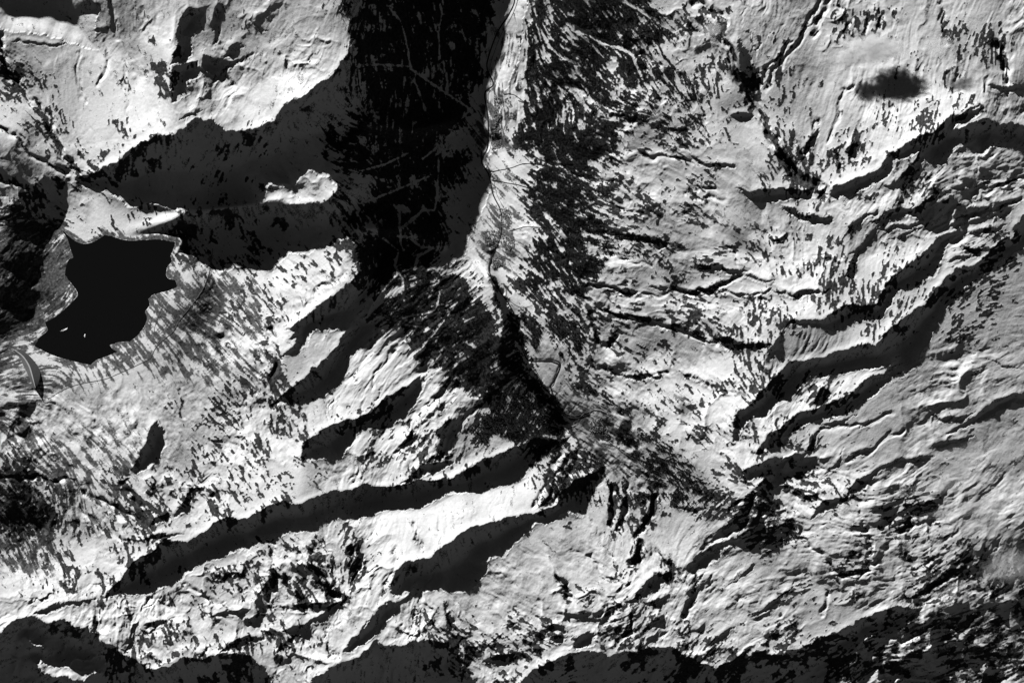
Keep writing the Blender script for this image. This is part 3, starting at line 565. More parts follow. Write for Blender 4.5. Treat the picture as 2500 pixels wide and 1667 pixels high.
pre = lambda r: np.fft.irfft2(np.fft.rfft2(r) / den, s=r.shape)
M = T0 + np.zeros((1, nP))
r = rhs - amul(M); z = pre(r); q = z.copy(); rz = (r * z).sum()
for it in range(170):
    Aq = amul(q); al = rz / (q * Aq).sum()
    M += al * q; r -= al * Aq
    z = pre(r); rz2 = (r * z).sum()
    q = z + rz2 / rz * q; rz = rz2
M = np.maximum.accumulate(M, 0)
M = M * cs                                   # now photo pixels of height
Hlarge = M - T[:, None] * TE
print('relief range px', Hlarge.min(), Hlarge.max())

# ------------------------------------------------------------------ fine grid of the terrain in view
st = 2.0
MARG = 70
gX = np.arange(-MARG, 2500 + MARG, st); gY = np.arange(-MARG, 1667 + MARG, st)
nX, nY = len(gX), len(gY)
GX, GY = np.meshgrid(gX, gY)
def large(x, y):
    t = (x - CX) * SX + (y - CY) * SY
    p = (x - CX) * SY - (y - CY) * SX
    return bil(Hl, (p - Pq[0]) / cs, (t - T[0]) / cs)
Hl = blur(Hlarge, 0.7)
H = large(GX, GY)

# gully direction and streaked noises that follow it
th = 0.5 * np.arctan2(at(os_.astype(np.float32), GX, GY), at(oc.astype(np.float32), GX, GY))
th = th + 0.22 * fbm(H.shape, 60, 2, 11)
vx, vy = np.cos(th).astype(np.float32), np.sin(th).astype(np.float32)
IX, IY = np.meshgrid(np.arange(nX, dtype=np.float32), np.arange(nY, dtype=np.float32))
def lic(noises, steps):
    acc = [n.astype(np.float32).copy() for n in noises]
    for sgn in (1, -1):
        px, py = IX.copy(), IY.copy()
        for k in range(steps):
            ix = np.clip(px + .5, 0, nX - 1).astype(np.int32); iy = np.clip(py + .5, 0, nY - 1).astype(np.int32)
            px += sgn * vx[iy, ix]; py += sgn * vy[iy, ix]
            ix = np.clip(px + .5, 0, nX - 1).astype(np.int32); iy = np.clip(py + .5, 0, nY - 1).astype(np.int32)
            w = 1 - (k / steps) ** 2
            for a, n in zip(acc, noises):
                a += w * n[iy, ix]
    return [unit(a) for a in acc]
n1, n2, n3 = (vnoise(H.shape, c, s) for c, s in ((2.2, 1), (4.5, 2), (11, 3)))
l1, l1b = lic([n1, vnoise(H.shape, 1.6, 21)], 9)
l2, l2b = lic([n2, vnoise(H.shape, 4.0, 22)], 16)
l3, = lic([n3], 30)
l4, l4b = lic([vnoise(H.shape, 26, 4), vnoise(H.shape, 38, 5)], 45)

# shadow hollows: ground falls away behind each crest and rises to meet the sun ray again
shf = np.zeros(H.shape, bool)
for p in SHADE:
    raster(p, gX, gY, shf)
isl = np.zeros(H.shape, bool)
for p in LITISLE:
    raster(p, gX, gY, isl)
shf &= ~isl
jx = 1.5 * fbm(H.shape, 13, 4, 611, .6); jy = 1.5 * fbm(H.shape, 13, 4, 621, .6)
shf = bil(shf.astype(np.float32), IX + jx, IY + jy) > .5
dist = inner_dist(shf, 70) * st
Wd = 70.0
D = 0.85 * Wd * (1 - np.exp(-dist / Wd))
sb6 = blur(shf.astype(np.float32), 6.0)
exitw = np.clip(-(np.gradient(sb6, axis=1) * SX + np.gradient(sb6, axis=0) * SY) / .055, 0, 1)
D = D * (1 - .5 * blur(exitw, 3.0))
for s in SUBCREST:
    D *= 1 - 0.8 * np.exp(-(polydist(s, gX, gY, 60.0) / 16.0) ** 2)
D = np.where(shf, .5 * D + .5 * np.minimum(blur(D, 5), D + 2), D)
H = H - D

# relief detail, in photo pixels of height
crag = np.zeros_like(bright)
for x, y, k_, r_ in CRAG:
    crag = np.maximum(crag, k_ * np.exp(-.7 * ((bX[None, :] - x) ** 2 + (bY[:, None] - y) ** 2) / r_ ** 2))
crag = at(crag.astype(np.float32), GX, GY)
rough = np.clip(0.7 + 0.4 * fbm(H.shape, 80, 3, 31), .12, 1.4)
calm = np.zeros_like(bright)
for x, y, r_ in CALM:
    calm = np.maximum(calm, np.exp(-((bX[None, :] - x) ** 2 + (bY[:, None] - y) ** 2) / r_ ** 2))
calm = 1 - .88 * at(calm.astype(np.float32), GX, GY)
# crests above the big shadows stay clean and stand a little proud
sb = blur(shf.astype(np.float32), 3.0)
entry = np.clip(np.gradient(sb, axis=1) * SX + np.gradient(sb, axis=0) * SY, 0, None)
entry = np.clip(entry / .12, 0, 1)
guard = 1 - .55 * np.clip(blur(shf.astype(np.float32), 9.0) * 2, 0, 1)
rbase = rough * guard * (.5 + .35 * calm)
rough = rough * calm * guard * (.52 + .5 * np.clip(crag, 0, 1))
H = H + 3.2 * blur(entry, 1.2)

wxn = 5 * fbm(H.shape, 20, 3, 35); wyn = 5 * fbm(H.shape, 20, 3, 38)
warp = lambda a, k: bil(a, IX + k * wxn, IY + k * wyn)
rg = lambda a: -np.abs(a) + .75
def ridged(c, octs, seed):
    o, wgt = 0, 1.0
    for i in range(octs):
        n = 1 - np.abs(vnoise(H.shape, c / 2 ** i, seed + i)) * 1.1
        n = np.clip(n, -.5, 1) ** 2 * np.sign(n)
        o = o + n * wgt * .5 ** i
        wgt = np.clip(n * 1.6, .1, 1)
    return o
rd1 = warp(ridged(34, 5, 421), .7)
H = H + crag * calm * guard * 8.0 * (rd1 - rd1.mean())
H = H + rough * (3.0 * warp(l4, 1) + 4.5 * rg(warp(l4b, 1.3)) + 1.3 * rg(warp(l3, .8)) + .6 * l3 + 1.5 * rg(fbm(H.shape, 34, 5, 41, .5)))

# running water: drainage is traced over the relief and cut into it, a few rounds
def erode(h, cell, rounds, k, cap):
    ny, nx = h.shape
    n = ny * nx
    base_i = np.arange(n).reshape(ny, nx)
    h0 = h.copy()
    for rr in range(rounds):
        hr = h + .9 * vnoise(h.shape, 3.0, 500 + rr) + .45 * np.random.default_rng(600 + rr).standard_normal(h.shape)
        hp = np.pad(hr, 1, mode='edge')
        best = np.zeros_like(h); rec = base_i.copy()
        for dy in (-1, 0, 1):
            for dx in (-1, 0, 1):
                if dx == 0 and dy == 0: continue
                sl = (hr - hp[1 + dy:1 + dy + ny, 1 + dx:1 + dx + nx]) / (cell * math.hypot(dx, dy))
                yy = np.clip(np.arange(ny) + dy, 0, ny - 1)[:, None]; xx = np.clip(np.arange(nx) + dx, 0, nx - 1)[None, :]
                c = sl > best
                best = np.where(c, sl, best); rec = np.where(c, yy * nx + xx, rec)
        order = np.argsort(-hr, axis=None).tolist()
        rl = rec.ravel().tolist()
        A = [1.0] * n
        for i_ in order:
            q_ = rl[i_]
            if q_ != i_: A[q_] += A[i_]
        A = np.array(A).reshape(ny, nx)
        cut = np.minimum(k * A ** .42 * np.clip(best, .03, .7) ** .8, cap)
        cut = .55 * cut + .45 * blur(cut, .8)
        h = h - cut
        h = h + .10 * (blur(h, 1.0) - h)
    return h - h0
Hc = H[::2, ::2]
dE = erode(Hc.astype(np.float64), 2 * st, 6, .13, 1.4).astype(np.float32)
dE -= blur(dE, 30)
H = H + (.85 + .6 * np.clip(crag, 0, 1)) * calm * guard * bil(dE, IX / 2 + .12 * wxn, IY / 2 + .12 * wyn)
det = rbase * (.62 * rg(warp(l2, .4)) + .34 * l2 + .28 * rg(l1) + .14 * l1) + rough * .8 * fbm(H.shape, 14, 4, 46, .55)
H = H + det

gul = np.zeros(H.shape, np.float32)
for w_, d_, ln in GULLY:
    dd = polydist(ln, gX, gY, 28.0)
    gul = np.maximum(gul, d_ * np.clip(1 - dd / (w_ * 1.9), 0, 1))
gul = bil(gul, IX + .5 * wxn, IY + .5 * wyn)
H = H - gul * (.6 + .4 * np.abs(l2))
# ------------------------------------------------------------------ lake basin and valley floor
lake_in = raster(LAKE, gX, gY)
loop = LAKE + [LAKE[0]]
ld = polydist(loop, gX, gY, 140.0)
LEVEL = float(np.median(H[(ld < 6)])) 
wid = 138 - 105 * blur(shf.astype(np.float32), 6.0)
print('lake level', LEVEL, H[ld < 6].std())
w = smooth(ld / wid, 0, 1)
Hout = np.maximum(LEVEL + (H - LEVEL) * w + 0.02 * ld, LEVEL + 0.03 * ld + .15 * np.abs(l2) - 400 * smooth(ld, 10, 120))
H = np.where(lake_in, LEVEL - np.minimum(0.25 * ld, 6.0), Hout)
for p in ISLETS:
    isd = raster(p, gX, gY)
    H = np.where(isd, LEVEL + 1.0, H)
rd = polydist(RIVER, gX, gY, 40.0)
H = H - 1.2 * np.exp(-(rd / 4.0) ** 2)

# ------------------------------------------------------------------ what covers the ground
def cover(items, soft):
    a = np.zeros(H.shape, np.float32)
    for d_, p in items:
        a = np.maximum(a, d_ * raster(p, gX, gY))
    return blur(a, soft)
fo = .5 * cover(FOREST, 2.5) + .5 * cover(FOREST, 9.0)
lsf, = lic([vnoise(H.shape, 3.6, 52)], 6)
fwx = 5 * fbm(H.shape, 26, 3, 56); fwy = 5 * fbm(H.shape, 26, 3, 58)
fo = bil(fo, IX + fwx, IY + fwy)
fn = cdf(.75 * l1b + .6 * vnoise(H.shape, 2.2, 51) + .5 * lsf)
edge = fbm(H.shape, 9, 3, 55)
cl = np.full(H.shape, 1.0, np.float32)
for ln, wd in zip(CLEAR, CLEARW):
    cl *= 1 - .95 * np.exp(-(polydist(ln, gX, gY, 25.0) / (wd * .62)) ** 4)
for p in MEADOW:
    cl *= 1 - .9 * blur(raster(p, gX, gY).astype(np.float32), 1.2)
forest = np.where(fo > .02, .5 + 1.5 * ((fo + .2 * edge) * cl - fn), 0)
gr = cover(GRASS, 9)
gr = np.maximum(gr, .85 * np.exp(-(ld / 13.0) ** 2) * ~lake_in)
grass = np.clip(np.where(gr > .02, .5 + 1.3 * (gr + .08 * edge - cdf(.5 * l2 + .8 * l1b + .3 * lsf + .55 * unit(fbm(H.shape, 12, 3, 62, .7)))), 0), 0, 1)
rk = np.zeros_like(bright)
for x, y, s_, r_ in R:
    rk = np.maximum(rk, 1.2 * s_ * np.exp(-.6 * ((bX[None, :] - x) ** 2 + (bY[:, None] - y) ** 2) / r_ ** 2))
rk = at(rk.astype(np.float32), GX, GY)
cluster = smooth(rk * 1.5 + .04 - cdf(fbm(H.shape, 17, 3, 71, .6)), -.14, .16)
ls1, ls2 = lic([vnoise(H.shape, 2.2, 73), vnoise(H.shape, 4.2, 74)], 5)
dsl = np.hypot(*np.gradient(H))
big = cdf(fbm(H.shape, 60, 2, 78))
rn = cdf((.7 + .5 * big) * ls1 + (.9 - .7 * big) * ls2 + .7 * vnoise(H.shape, 2.2, 75) - .6 * unit(blur(dsl, .8)))
rock = .5 + 1.5 * (cluster * (.30 + .45 * rk) + .035 + .32 * np.clip(gul / 7, 0, 1) ** 1.5 - rn)
rock = np.clip(rock, 0, 1) * (1 - np.exp(-(rd / 9) ** 2))
fl = blur(raster(FLOOR, gX, gY).astype(np.float32), 4)
forest = np.clip(forest, 0, 1)
rock = np.clip(rock * (1 - .9 * fl), 0, 1) * (1 - lake_in)
H = H + .5 * smooth(rock, .4, .7) + .35 * smooth(forest, .4, .7)                # outcrops and canopy stand proud
HW = H * PX                                     # metres
def ground(x, y):
    return bil(HW, (np.asarray(x, float) - gX[0]) / st, (np.asarray(y, float) - gY[0]) / st)
def wx(x): return (np.asarray(x, float) - CX) * PX
def wy(y): return (CY - np.asarray(y, float)) * PX
BASE = float(np.median(HW))
camo.location.z = BASE + ALT

# ------------------------------------------------------------------ materials
def node(nt, typ, **kw):
    n = nt.nodes.new(typ)
    for k, v in kw.items():
        setattr(n, k, v)
    return n
def new_mat(name, rough=.9, spec=.1):
    mt = bpy.data.materials.new(name)
    mt.use_nodes = True
    b = mt.node_tree.nodes['Principled BSDF']
    b.inputs['Roughness'].default_value = rough
    b.inputs['Specular IOR Level'].default_value = spec
    return mt, mt.node_tree, b
def mix(nt, fac, a, b):
    n = node(nt, 'ShaderNodeMix', data_type='RGBA')
    for s, v in ((n.inputs[0], fac), (n.inputs[6], a), (n.inputs[7], b)):
        if isinstance(v, (int, float)):
            s.default_value = v
        elif isinstance(v, tuple):
            s.default_value = v
        else:
            nt.links.new(v, s)
    return n.outputs[2]
def g_(v): return (v, v, v, 1)
def noise(nt, scale, detail=4, rough=.6, vec=None):
    n = node(nt, 'ShaderNodeTexNoise')
    n.inputs['Scale'].default_value = scale
    n.inputs['Detail'].default_value = detail
    n.inputs['Roughness'].default_value = rough
    if vec is None:
        geo = node(nt, 'ShaderNodeNewGeometry'); vec = geo.outputs['Position']
    nt.links.new(vec, n.inputs['Vector'])
    return n.outputs['Fac']
def ramp(nt, src, lo, hi, a, b):
    n = node(nt, 'ShaderNodeMapRange')
    for i, v in enumerate((lo, hi, a, b)):
        n.inputs[i + 1].default_value = v
    nt.links.new(src, n.inputs[0])
    return n.outputs[0]

def terrain_material():
    mt, nt, b = new_mat('snow_rock_and_forest_ground', .85, .08)
    at_ = lambda nm: node(nt, 'ShaderNodeAttribute', attribute_name=nm).outputs['Fac']
    fine = noise(nt, .02, 4, .65)
    snow = mix(nt, ramp(nt, noise(nt, .0016, 5), .3, .7, 0, 1), g_(.80), g_(.88))
    snow = mix(nt, ramp(nt, noise(nt, .018, 5, .75), .35, .65, 0, .32), snow, g_(.5))
    rockc = mix(nt, ramp(nt, fine, .3, .7, 0, 1), g_(.01), g_(.09))
    forc = mix(nt, ramp(nt, fine, .3, .7, 0, 1), g_(.012), g_(.065))
    grac = mix(nt, ramp(nt, fine, .3, .7, 0, 1), g_(.03), g_(.2))
    brk = noise(nt, .04, 4, .75)
    def broken(nm, lo=1.16, hi=1.36):
        ad = node(nt, 'ShaderNodeMath', operation='MULTIPLY_ADD')
        ad.inputs[1].default_value = 1.5
        nt.links.new(brk, ad.inputs[0])
        nt.links.new(at_(nm), ad.inputs[2])
        return ramp(nt, ad.outputs[0], lo, hi, 0, 1)
    c = mix(nt, broken('turf', 1.06, 1.44), snow, grac)
    c = mix(nt, broken('rock'), c, rockc)
    c = mix(nt, broken('forest'), c, forc)
    nt.links.new(c, b.inputs['Base Color'])
    bp = node(nt, 'ShaderNodeBump')
    bp.inputs['Strength'].default_value = .6
    bp.inputs['Distance'].default_value = 10.0
    nt.links.new(noise(nt, .012, 5, .6), bp.inputs['Height'])
    nt.links.new(bp.outputs[0], b.inputs['Normal'])
    return mt
MT = terrain_material()

def tag(o, label, cat=None, group=None, kind=None):
    if label: o['label'] = label
    if cat: o['category'] = cat
    if group: o['group'] = group
    if kind: o['kind'] = kind
    return o
def link(o, parent=None):
    coll.objects.link(o)
    if parent is not None:
        o.parent = parent
    return o
def mesh_obj(name, V, F, mat, parent=None, smooth_=False):
    me = bpy.data.meshes.new(name)
    V = np.asarray(V, np.float32); F = np.asarray(F, np.int32)
    k = F.shape[1]
    me.vertices.add(len(V)); me.vertices.foreach_set('co', V.ravel())
    me.loops.add(F.size); me.loops.foreach_set('vertex_index', F.ravel())
    me.polygons.add(len(F)); me.polygons.foreach_set('loop_start', np.arange(0, F.size, k, dtype=np.int32))
    if smooth_:
        me.polygons.foreach_set('use_smooth', np.ones(len(F), bool))
    me.update(calc_edges=True)
    if mat: me.materials.append(mat)
    o = bpy.data.objects.new(name, me)
    return link(o, parent)

# ------------------------------------------------------------------ the mountains, one sheet cut along its valleys into massifs
REGIONS = [  # name, label, seed points
 ('snow_mountain', 'bright snowy massif filling the upper left corner', [(100,150),(250,100),(300,300),(450,150),(600,100),(650,200),(560,250),(770,80),(400,50),(180,300)]),
 ('mountain_ridge', 'narrow snow ridge running down the left edge above the lake', [(30,250),(100,370),(180,460),(270,530),(40,420),(110,500)]),
 ('mountain_slope', 'dark forested slope in the great shadow left of the valley', [(950,100),(1050,250),(1000,400),(900,300),(1080,50),(1050,550),(900,450),(980,620)]),
 ('mountain_ridge', 'shadowed grey snow ridge with two small sunlit summits', [(350,430),(500,400),(650,380),(750,460),(500,480),(700,330),(420,560),(550,570),(700,560),(800,540)]),
 ('lake_shore', 'rocky shore along the left side of the lake, its grazing shade painted dark', [(40,600),(100,680),(60,780),(20,850),(140,760)]),
 ('lake_shore', 'thawed streaky slope between the lake and the snow face', [(450,720),(350,850),(300,700),(220,900),(480,830),(100,930),(200,760)]),
 ('mountain_slope', 'sunlit snow slope streaked with dark ribs right of the lake', [(600,720),(560,950),(450,1000),(620,1080),(550,1180),(640,850),(780,650)]),
 ('mountain_slope', 'dark streaky slope at the left edge below the dam', [(100,1100),(50,1250),(200,1150),(230,1330),(130,1400),(280,1240)]),
 ('mountain_ridge', 'steep ridge with pale snow bowls left of the gorge', [(800,780),(880,920),(780,900),(950,960),(850,1100),(1000,1050),(950,850)]),
 ('mountain_slope', 'dark wooded slope dropping to the gorge in the middle', [(1080,780),(1180,820),(1130,950),(1220,980),(1100,1060),(1270,1030),(1050,900)]),
 ('mountain_ridge', 'snow ridge below the long black band of shadow', [(350,1410),(600,1380),(750,1300),(900,1300),(1100,1230),(1250,1180),(500,1420),(1350,1130),(1420,1130)]),
 ('mountain', 'jagged dark mountain in the lower left corner', [(80,1600),(250,1620),(450,1640),(600,1640),(200,1500)]),
 ('mountain', 'broken snowy peaks along the lower edge left of centre', [(450,1530),(600,1500),(750,1500),(850,1450),(700,1600),(900,1560),(950,1640),(330,1500),(1000,1480)]),
 ('snow_mountain', 'broad pale snow bowl below the pyramid shaped peak', [(1150,1400),(1300,1350),(1250,1480),(1400,1400),(1150,1550),(1350,1500),(1450,1320),(1480,1460)]),
 ('mountain', 'dark craggy foothills along the bottom edge', [(1250,1620),(1450,1620),(1650,1640),(1850,1640),(2050,1640)]),
 ('mountain_face', 'grooved cliff face with rounded snow dome below the village fields', [(1500,1220),(1600,1270),(1700,1250),(1650,1350),(1800,1250),(1560,1330)]),
 ('mountain_slope', 'striped snow slopes with small black gullies in the lower right', [(1600,1480),(1750,1450),(1900,1450),(1750,1550),(1950,1530),(2050,1450),(2150,1400),(1900,1350)]),
 ('mountain_slope', 'hazy grey slope in the lower right corner', [(2300,1450),(2400,1550),(2250,1580),(2450,1420),(2150,1600),(2450,1640)]),
 ('snow_mountain', 'pale bowl of snow beneath the drifting grey clouds on the right', [(2000,1300),(2150,1280),(2250,1230),(2350,1320),(2100,1350),(2450,1270),(2000,1200)]),
 ('mountain_slope', 'wide wrinkled grey snow slope on the right edge', [(2400,750),(2300,900),(2200,1030),(2400,950),(2450,850),(2100,1060),(2300,1080),(2420,1120),(2450,650)]),
 ('mountain_spur', 'bright snow spur between the two black gorges on the right', [(1980,960),(2080,900),(2000,850),(2100,830),(2250,720),(2330,640),(1900,1030),(1850,900)]),
 ('mountain_slope', 'rippled snow slope above the upper gorge on the right edge', [(2150,650),(2250,600),(2350,500),(2200,480),(2420,450),(2100,550),(2450,530),(2380,400)]),
 ('snow_mountain', 'large snow dome under the cloud in the upper right', [(2000,200),(2150,200),(2100,350),(2250,250),(2350,150),(1980,350),(1900,150),(2000,60),(2150,60),(2300,60),(2440,180),(1850,60)]),
 ('mountain_slope', 'rumpled snow slopes right of the valley', [(1500,300),(1650,350),(1750,450),(1850,380),(1600,500),(1750,570),(1880,600),(1950,680),(1500,450),(1700,250),(1780,300),(1900,530)]),
 ('mountain_slope', 'patchy wooded slope at the top right of the valley', [(1400,100),(1500,150),(1600,80),(1700,120),(1350,250),(1450,220),(1550,230),(1780,120)]),
 ('mountain_slope', 'spotted snow slope falling to the gorge right of the village', [(1450,650),(1600,700),(1750,740),(1900,770),(1550,820),(1700,900),(1500,900),(1780,950),(1650,980),(1750,1080),(1400,800),(1600,1020)]),
 ('valley_floor', 'flat snowy floor of the main valley with river and villages', [(1240,50),(1225,150),(1215,250),(1220,350),(1205,430),(1230,520),(1225,600),(1230,680),(1280,750),(1310,830),(1340,900),(1390,970),(1450,1050),(1520,1110),(1600,1140)]),
 ('mountain', 'rocky notch of the gorge at lower right of centre', [(1850,1150),(1900,1230),(1930,1140),(1860,1290),(1980,1150)]),
]
sx_ = GX + 7 * fbm(H.shape, 22, 3, 81); sy_ = GY + 7 * fbm(H.shape, 22, 3, 91)
reg = np.zeros(H.shape, np.int32); bestd = np.full(H.shape, 1e12, np.float32)
for i, (_, _, seeds) in enumerate(REGIONS):
    for x, y in seeds:
        d2 = ((sx_ - x) ** 2 + (sy_ - y) ** 2).astype(np.float32)
        c = d2 < bestd
        bestd[c] = d2[c]; reg[c] = i
fli = REGIONS.index(next(r_ for r_ in REGIONS if r_[0] == 'valley_floor'))
reg[fl > .5] = fli
other = (reg == fli) & (fl <= .5)
if other.any():
    b2 = np.full(H.shape, 1e12, np.float32); r2 = np.zeros(H.shape, np.int32)
    for i, (_, _, seeds) in enumerate(REGIONS):
        if i == fli: continue
        for x, y in seeds:
            d2 = ((sx_ - x) ** 2 + (sy_ - y) ** 2).astype(np.float32)
            c = d2 < b2
            b2[c] = d2[c]; r2[c] = i
    reg[other] = r2[other]
VX = wx(GX).astype(np.float32); VY = wy(GY).astype(np.float32); VZ = HW.astype(np.float32)
gzx = np.gradient(HW, axis=1) / (st * PX); gzy = -np.gradient(HW, axis=0) / (st * PX)
nrm = np.stack([-gzx, -gzy, np.ones_like(gzx)], -1)
nrm /= np.linalg.norm(nrm, axis=-1, keepdims=True)
idx = np.arange(nX * nY, dtype=np.int32).reshape(nY, nX)
quads = np.stack([idx[1:, :-1], idx[1:, 1:], idx[:-1, 1:], idx[:-1, :-1]], -1).reshape(-1, 4)
qreg = reg[:-1, :-1].ravel()
allV = np.stack([VX, VY, VZ], -1).reshape(-1, 3)
allN = nrm.reshape(-1, 3).astype(np.float32)
for i, (nm, lab, _) in enumerate(REGIONS):
    q = quads[qreg == i]
    if not len(q): continue
    used, inv = np.unique(q, return_inverse=True)
    o = mesh_obj(nm, allV[used], inv.reshape(-1, 4), MT, smooth_=True)
    me = o.data
    for an, arr in (('forest', forest), ('rock', rock), ('turf', grass)):
        a = me.attributes.new(an, 'FLOAT', 'POINT')
        a.data.foreach_set('value', arr.ravel()[used].astype(np.float32))
    me.normals_split_custom_set_from_vertices(allN[used])
    tag(o, lab, None, None, 'structure')

# land beyond the frame, coarser
os2 = 14.0
oX = np.arange(-OUT + 20, 2500 + OUT - 20, os2); oY = np.arange(-OUT + 20, 1667 + OUT - 20, os2)
OXg, OYg = np.meshgrid(oX, oY)
OH = large(OXg, OYg) + 1.5 * fbm(OXg.shape, 5, 3, 101)
ins = (OXg > -MARG + 2 * os2) & (OXg < 2500 + MARG - 2 * os2) & (OYg > -MARG + 2 * os2) & (OYg < 1667 + MARG - 2 * os2)
near = (OXg > -MARG) & (OXg < 2500 + MARG) & (OYg > -MARG) & (OYg < 1667 + MARG)
qx = np.clip(OXg, -MARG + 3, 2500 + MARG - 4); qy = np.clip(OYg, -MARG + 3, 1667 + MARG - 4)
od = np.hypot(OXg - qx, OYg - qy)
OH = OH + (ground(qx, qy) / PX - OH) * np.exp(-(od / 60) ** 2) - np.where(near, 3.0, 0.0)
OH = OH + (ground(qx, qy) / PX - large(qx, qy)) * (1 - np.exp(-(od / 60) ** 2)) * np.exp(-od / 160)
oi = np.arange(OXg.size, dtype=np.int32).reshape(OXg.shape)
oq = np.stack([oi[1:, :-1], oi[1:, 1:], oi[:-1, 1:], oi[:-1, :-1]], -1).reshape(-1, 4)
keep = ~(ins[1:, :-1] & ins[1:, 1:] & ins[:-1, 1:] & ins[:-1, :-1]).ravel()
o = mesh_obj('surrounding_mountains', np.stack([wx(OXg), wy(OYg), OH * PX], -1).reshape(-1, 3), oq[keep], MT, smooth_=True)
tag(o, 'snowy mountain country continuing beyond the edges of the view', None, None, 'structure')
# ------------------------------------------------------------------ water
import bmesh
def spline(pts, step=2.0):
    P = np.asarray(pts, float)
    P = np.vstack([2 * P[0] - P[1], P, 2 * P[-1] - P[-2]])
    out = []
    for i in range(1, len(P) - 2):
        n = max(2, int(np.hypot(*(P[i + 1] - P[i])) / step))
        t = np.linspace(0, 1, n, endpoint=False)[:, None]
        a, b, c, d = P[i - 1], P[i], P[i + 1], P[i + 2]
        out.append(.5 * (2 * b + (c - a) * t + (2 * a - 5 * b + 4 * c - d) * t ** 2 + (3 * b - a - 3 * c + d) * t ** 3))
    out.append(P[-2][None])
    return np.vstack(out)
def simple_mat(name, a, b, scale, rough=.9, spec=.1):
    mt, nt, bs_ = new_mat(name, rough, spec)
    nt.links.new(mix(nt, noise(nt, scale), g_(a), g_(b)), bs_.inputs['Base Color'])
    return mt
def ribbon(name, pts, width, mat, lift=3.0, parent=None, wob=0.0, seed=0):
    P = spline(pts)
    if wob:
        P = P + wob * np.random.default_rng(seed).standard_normal(P.shape)
    T_ = np.gradient(P, axis=0)
    T_ /= np.hypot(T_[:, 0], T_[:, 1])[:, None] + 1e-9
    N = np.stack([-T_[:, 1], T_[:, 0]], 1) * width / 2
    L_, Rr = P + N, P - N
    zc = np.maximum(np.maximum(ground(L_[:, 0], L_[:, 1]), ground(Rr[:, 0], Rr[:, 1])), ground(P[:, 0], P[:, 1])) + lift
    V = []
    for Q in (L_, Rr):
        V.append(np.stack([wx(Q[:, 0]), wy(Q[:, 1]), zc], 1))
    n = len(P)
    V = np.vstack(V)
    k = np.arange(n - 1)
    F = np.stack([k, k + 1, n + k + 1, n + k], 1)
    return mesh_obj(name, V, F, mat, parent)

LZ = LEVEL * PX
water, wnt, wb = new_mat('dark_water', .06, .5)
wb.inputs['Base Color'].default_value = g_(.006)
wbp = node(wnt, 'ShaderNodeBump'); wbp.inputs['Strength'].default_value = .1; wbp.inputs['Distance'].default_value = 1.0
wnt.links.new(noise(wnt, .05, 3), wbp.inputs['Height']); wnt.links.new(wbp.outputs[0], wb.inputs['Normal'])
bm = bmesh.new()
LP = spline(LAKE + [LAKE[0]], 6)[:-1]
cxl, cyl = LP.mean(0)
vs = [bm.verts.new((float(wx(x)), float(wy(y)), LZ)) for x, y in LP]
bmesh.ops.triangulate(bm, faces=[bm.faces.new(vs[::-1])])
me = bpy.data.meshes.new('lake'); bm.to_mesh(me); bm.free(); me.materials.append(water)
tag(link(bpy.data.objects.new('lake', me)), 'large black reservoir lake with indented shore on the left', None, None, 'structure')

stream = simple_mat('stream_water', .01, .03, .02, .3, .3)
tag(ribbon('river', RIVER, 3.0, stream, 4.0), 'dark river winding down the middle of the main valley', None, None, 'structure')
CREEKS = [
 ('narrow stream crossing the snow to the upper village', Z(1200,0,2.8,[(80,645),(150,650),(220,700),(320,790),(420,860)])),
 ('dark stream gully between two woods right of the valley', Z(1200,0,2.8,[(0,1175),(130,1150),(230,1120),(380,1135),(520,1180),(700,1215)])),
 ('short stream just below the longer one near the valley road', Z(1200,0,2.8,[(0,1230),(100,1250),(180,1265),(270,1290)])),
 ('curving dark gully through the grey wood near the top', Z(1200,0,2.8,[(200,545),(250,530),(340,520),(420,550),(560,575)])),
 ('lower dark gully through the grey wood near the top', Z(1200,0,2.8,[(180,690),(240,705),(330,700),(400,690),(600,715)])),
 ('stream curving across the meadow beside the lower village', Z(1200,500,2.8,[(120,180),(180,165),(240,150),(340,160),(460,200)])),
 ('long thin gully reaching the valley from the right', Z(1200,500,2.8,[(640,545),(760,550),(860,575),(960,580),(1000,610)])),
]
for i, (lab, p) in enumerate(CREEKS):
    tag(ribbon('stream', p, 1.5, stream, 3.5, None, .25, i), lab, None, None, 'structure')

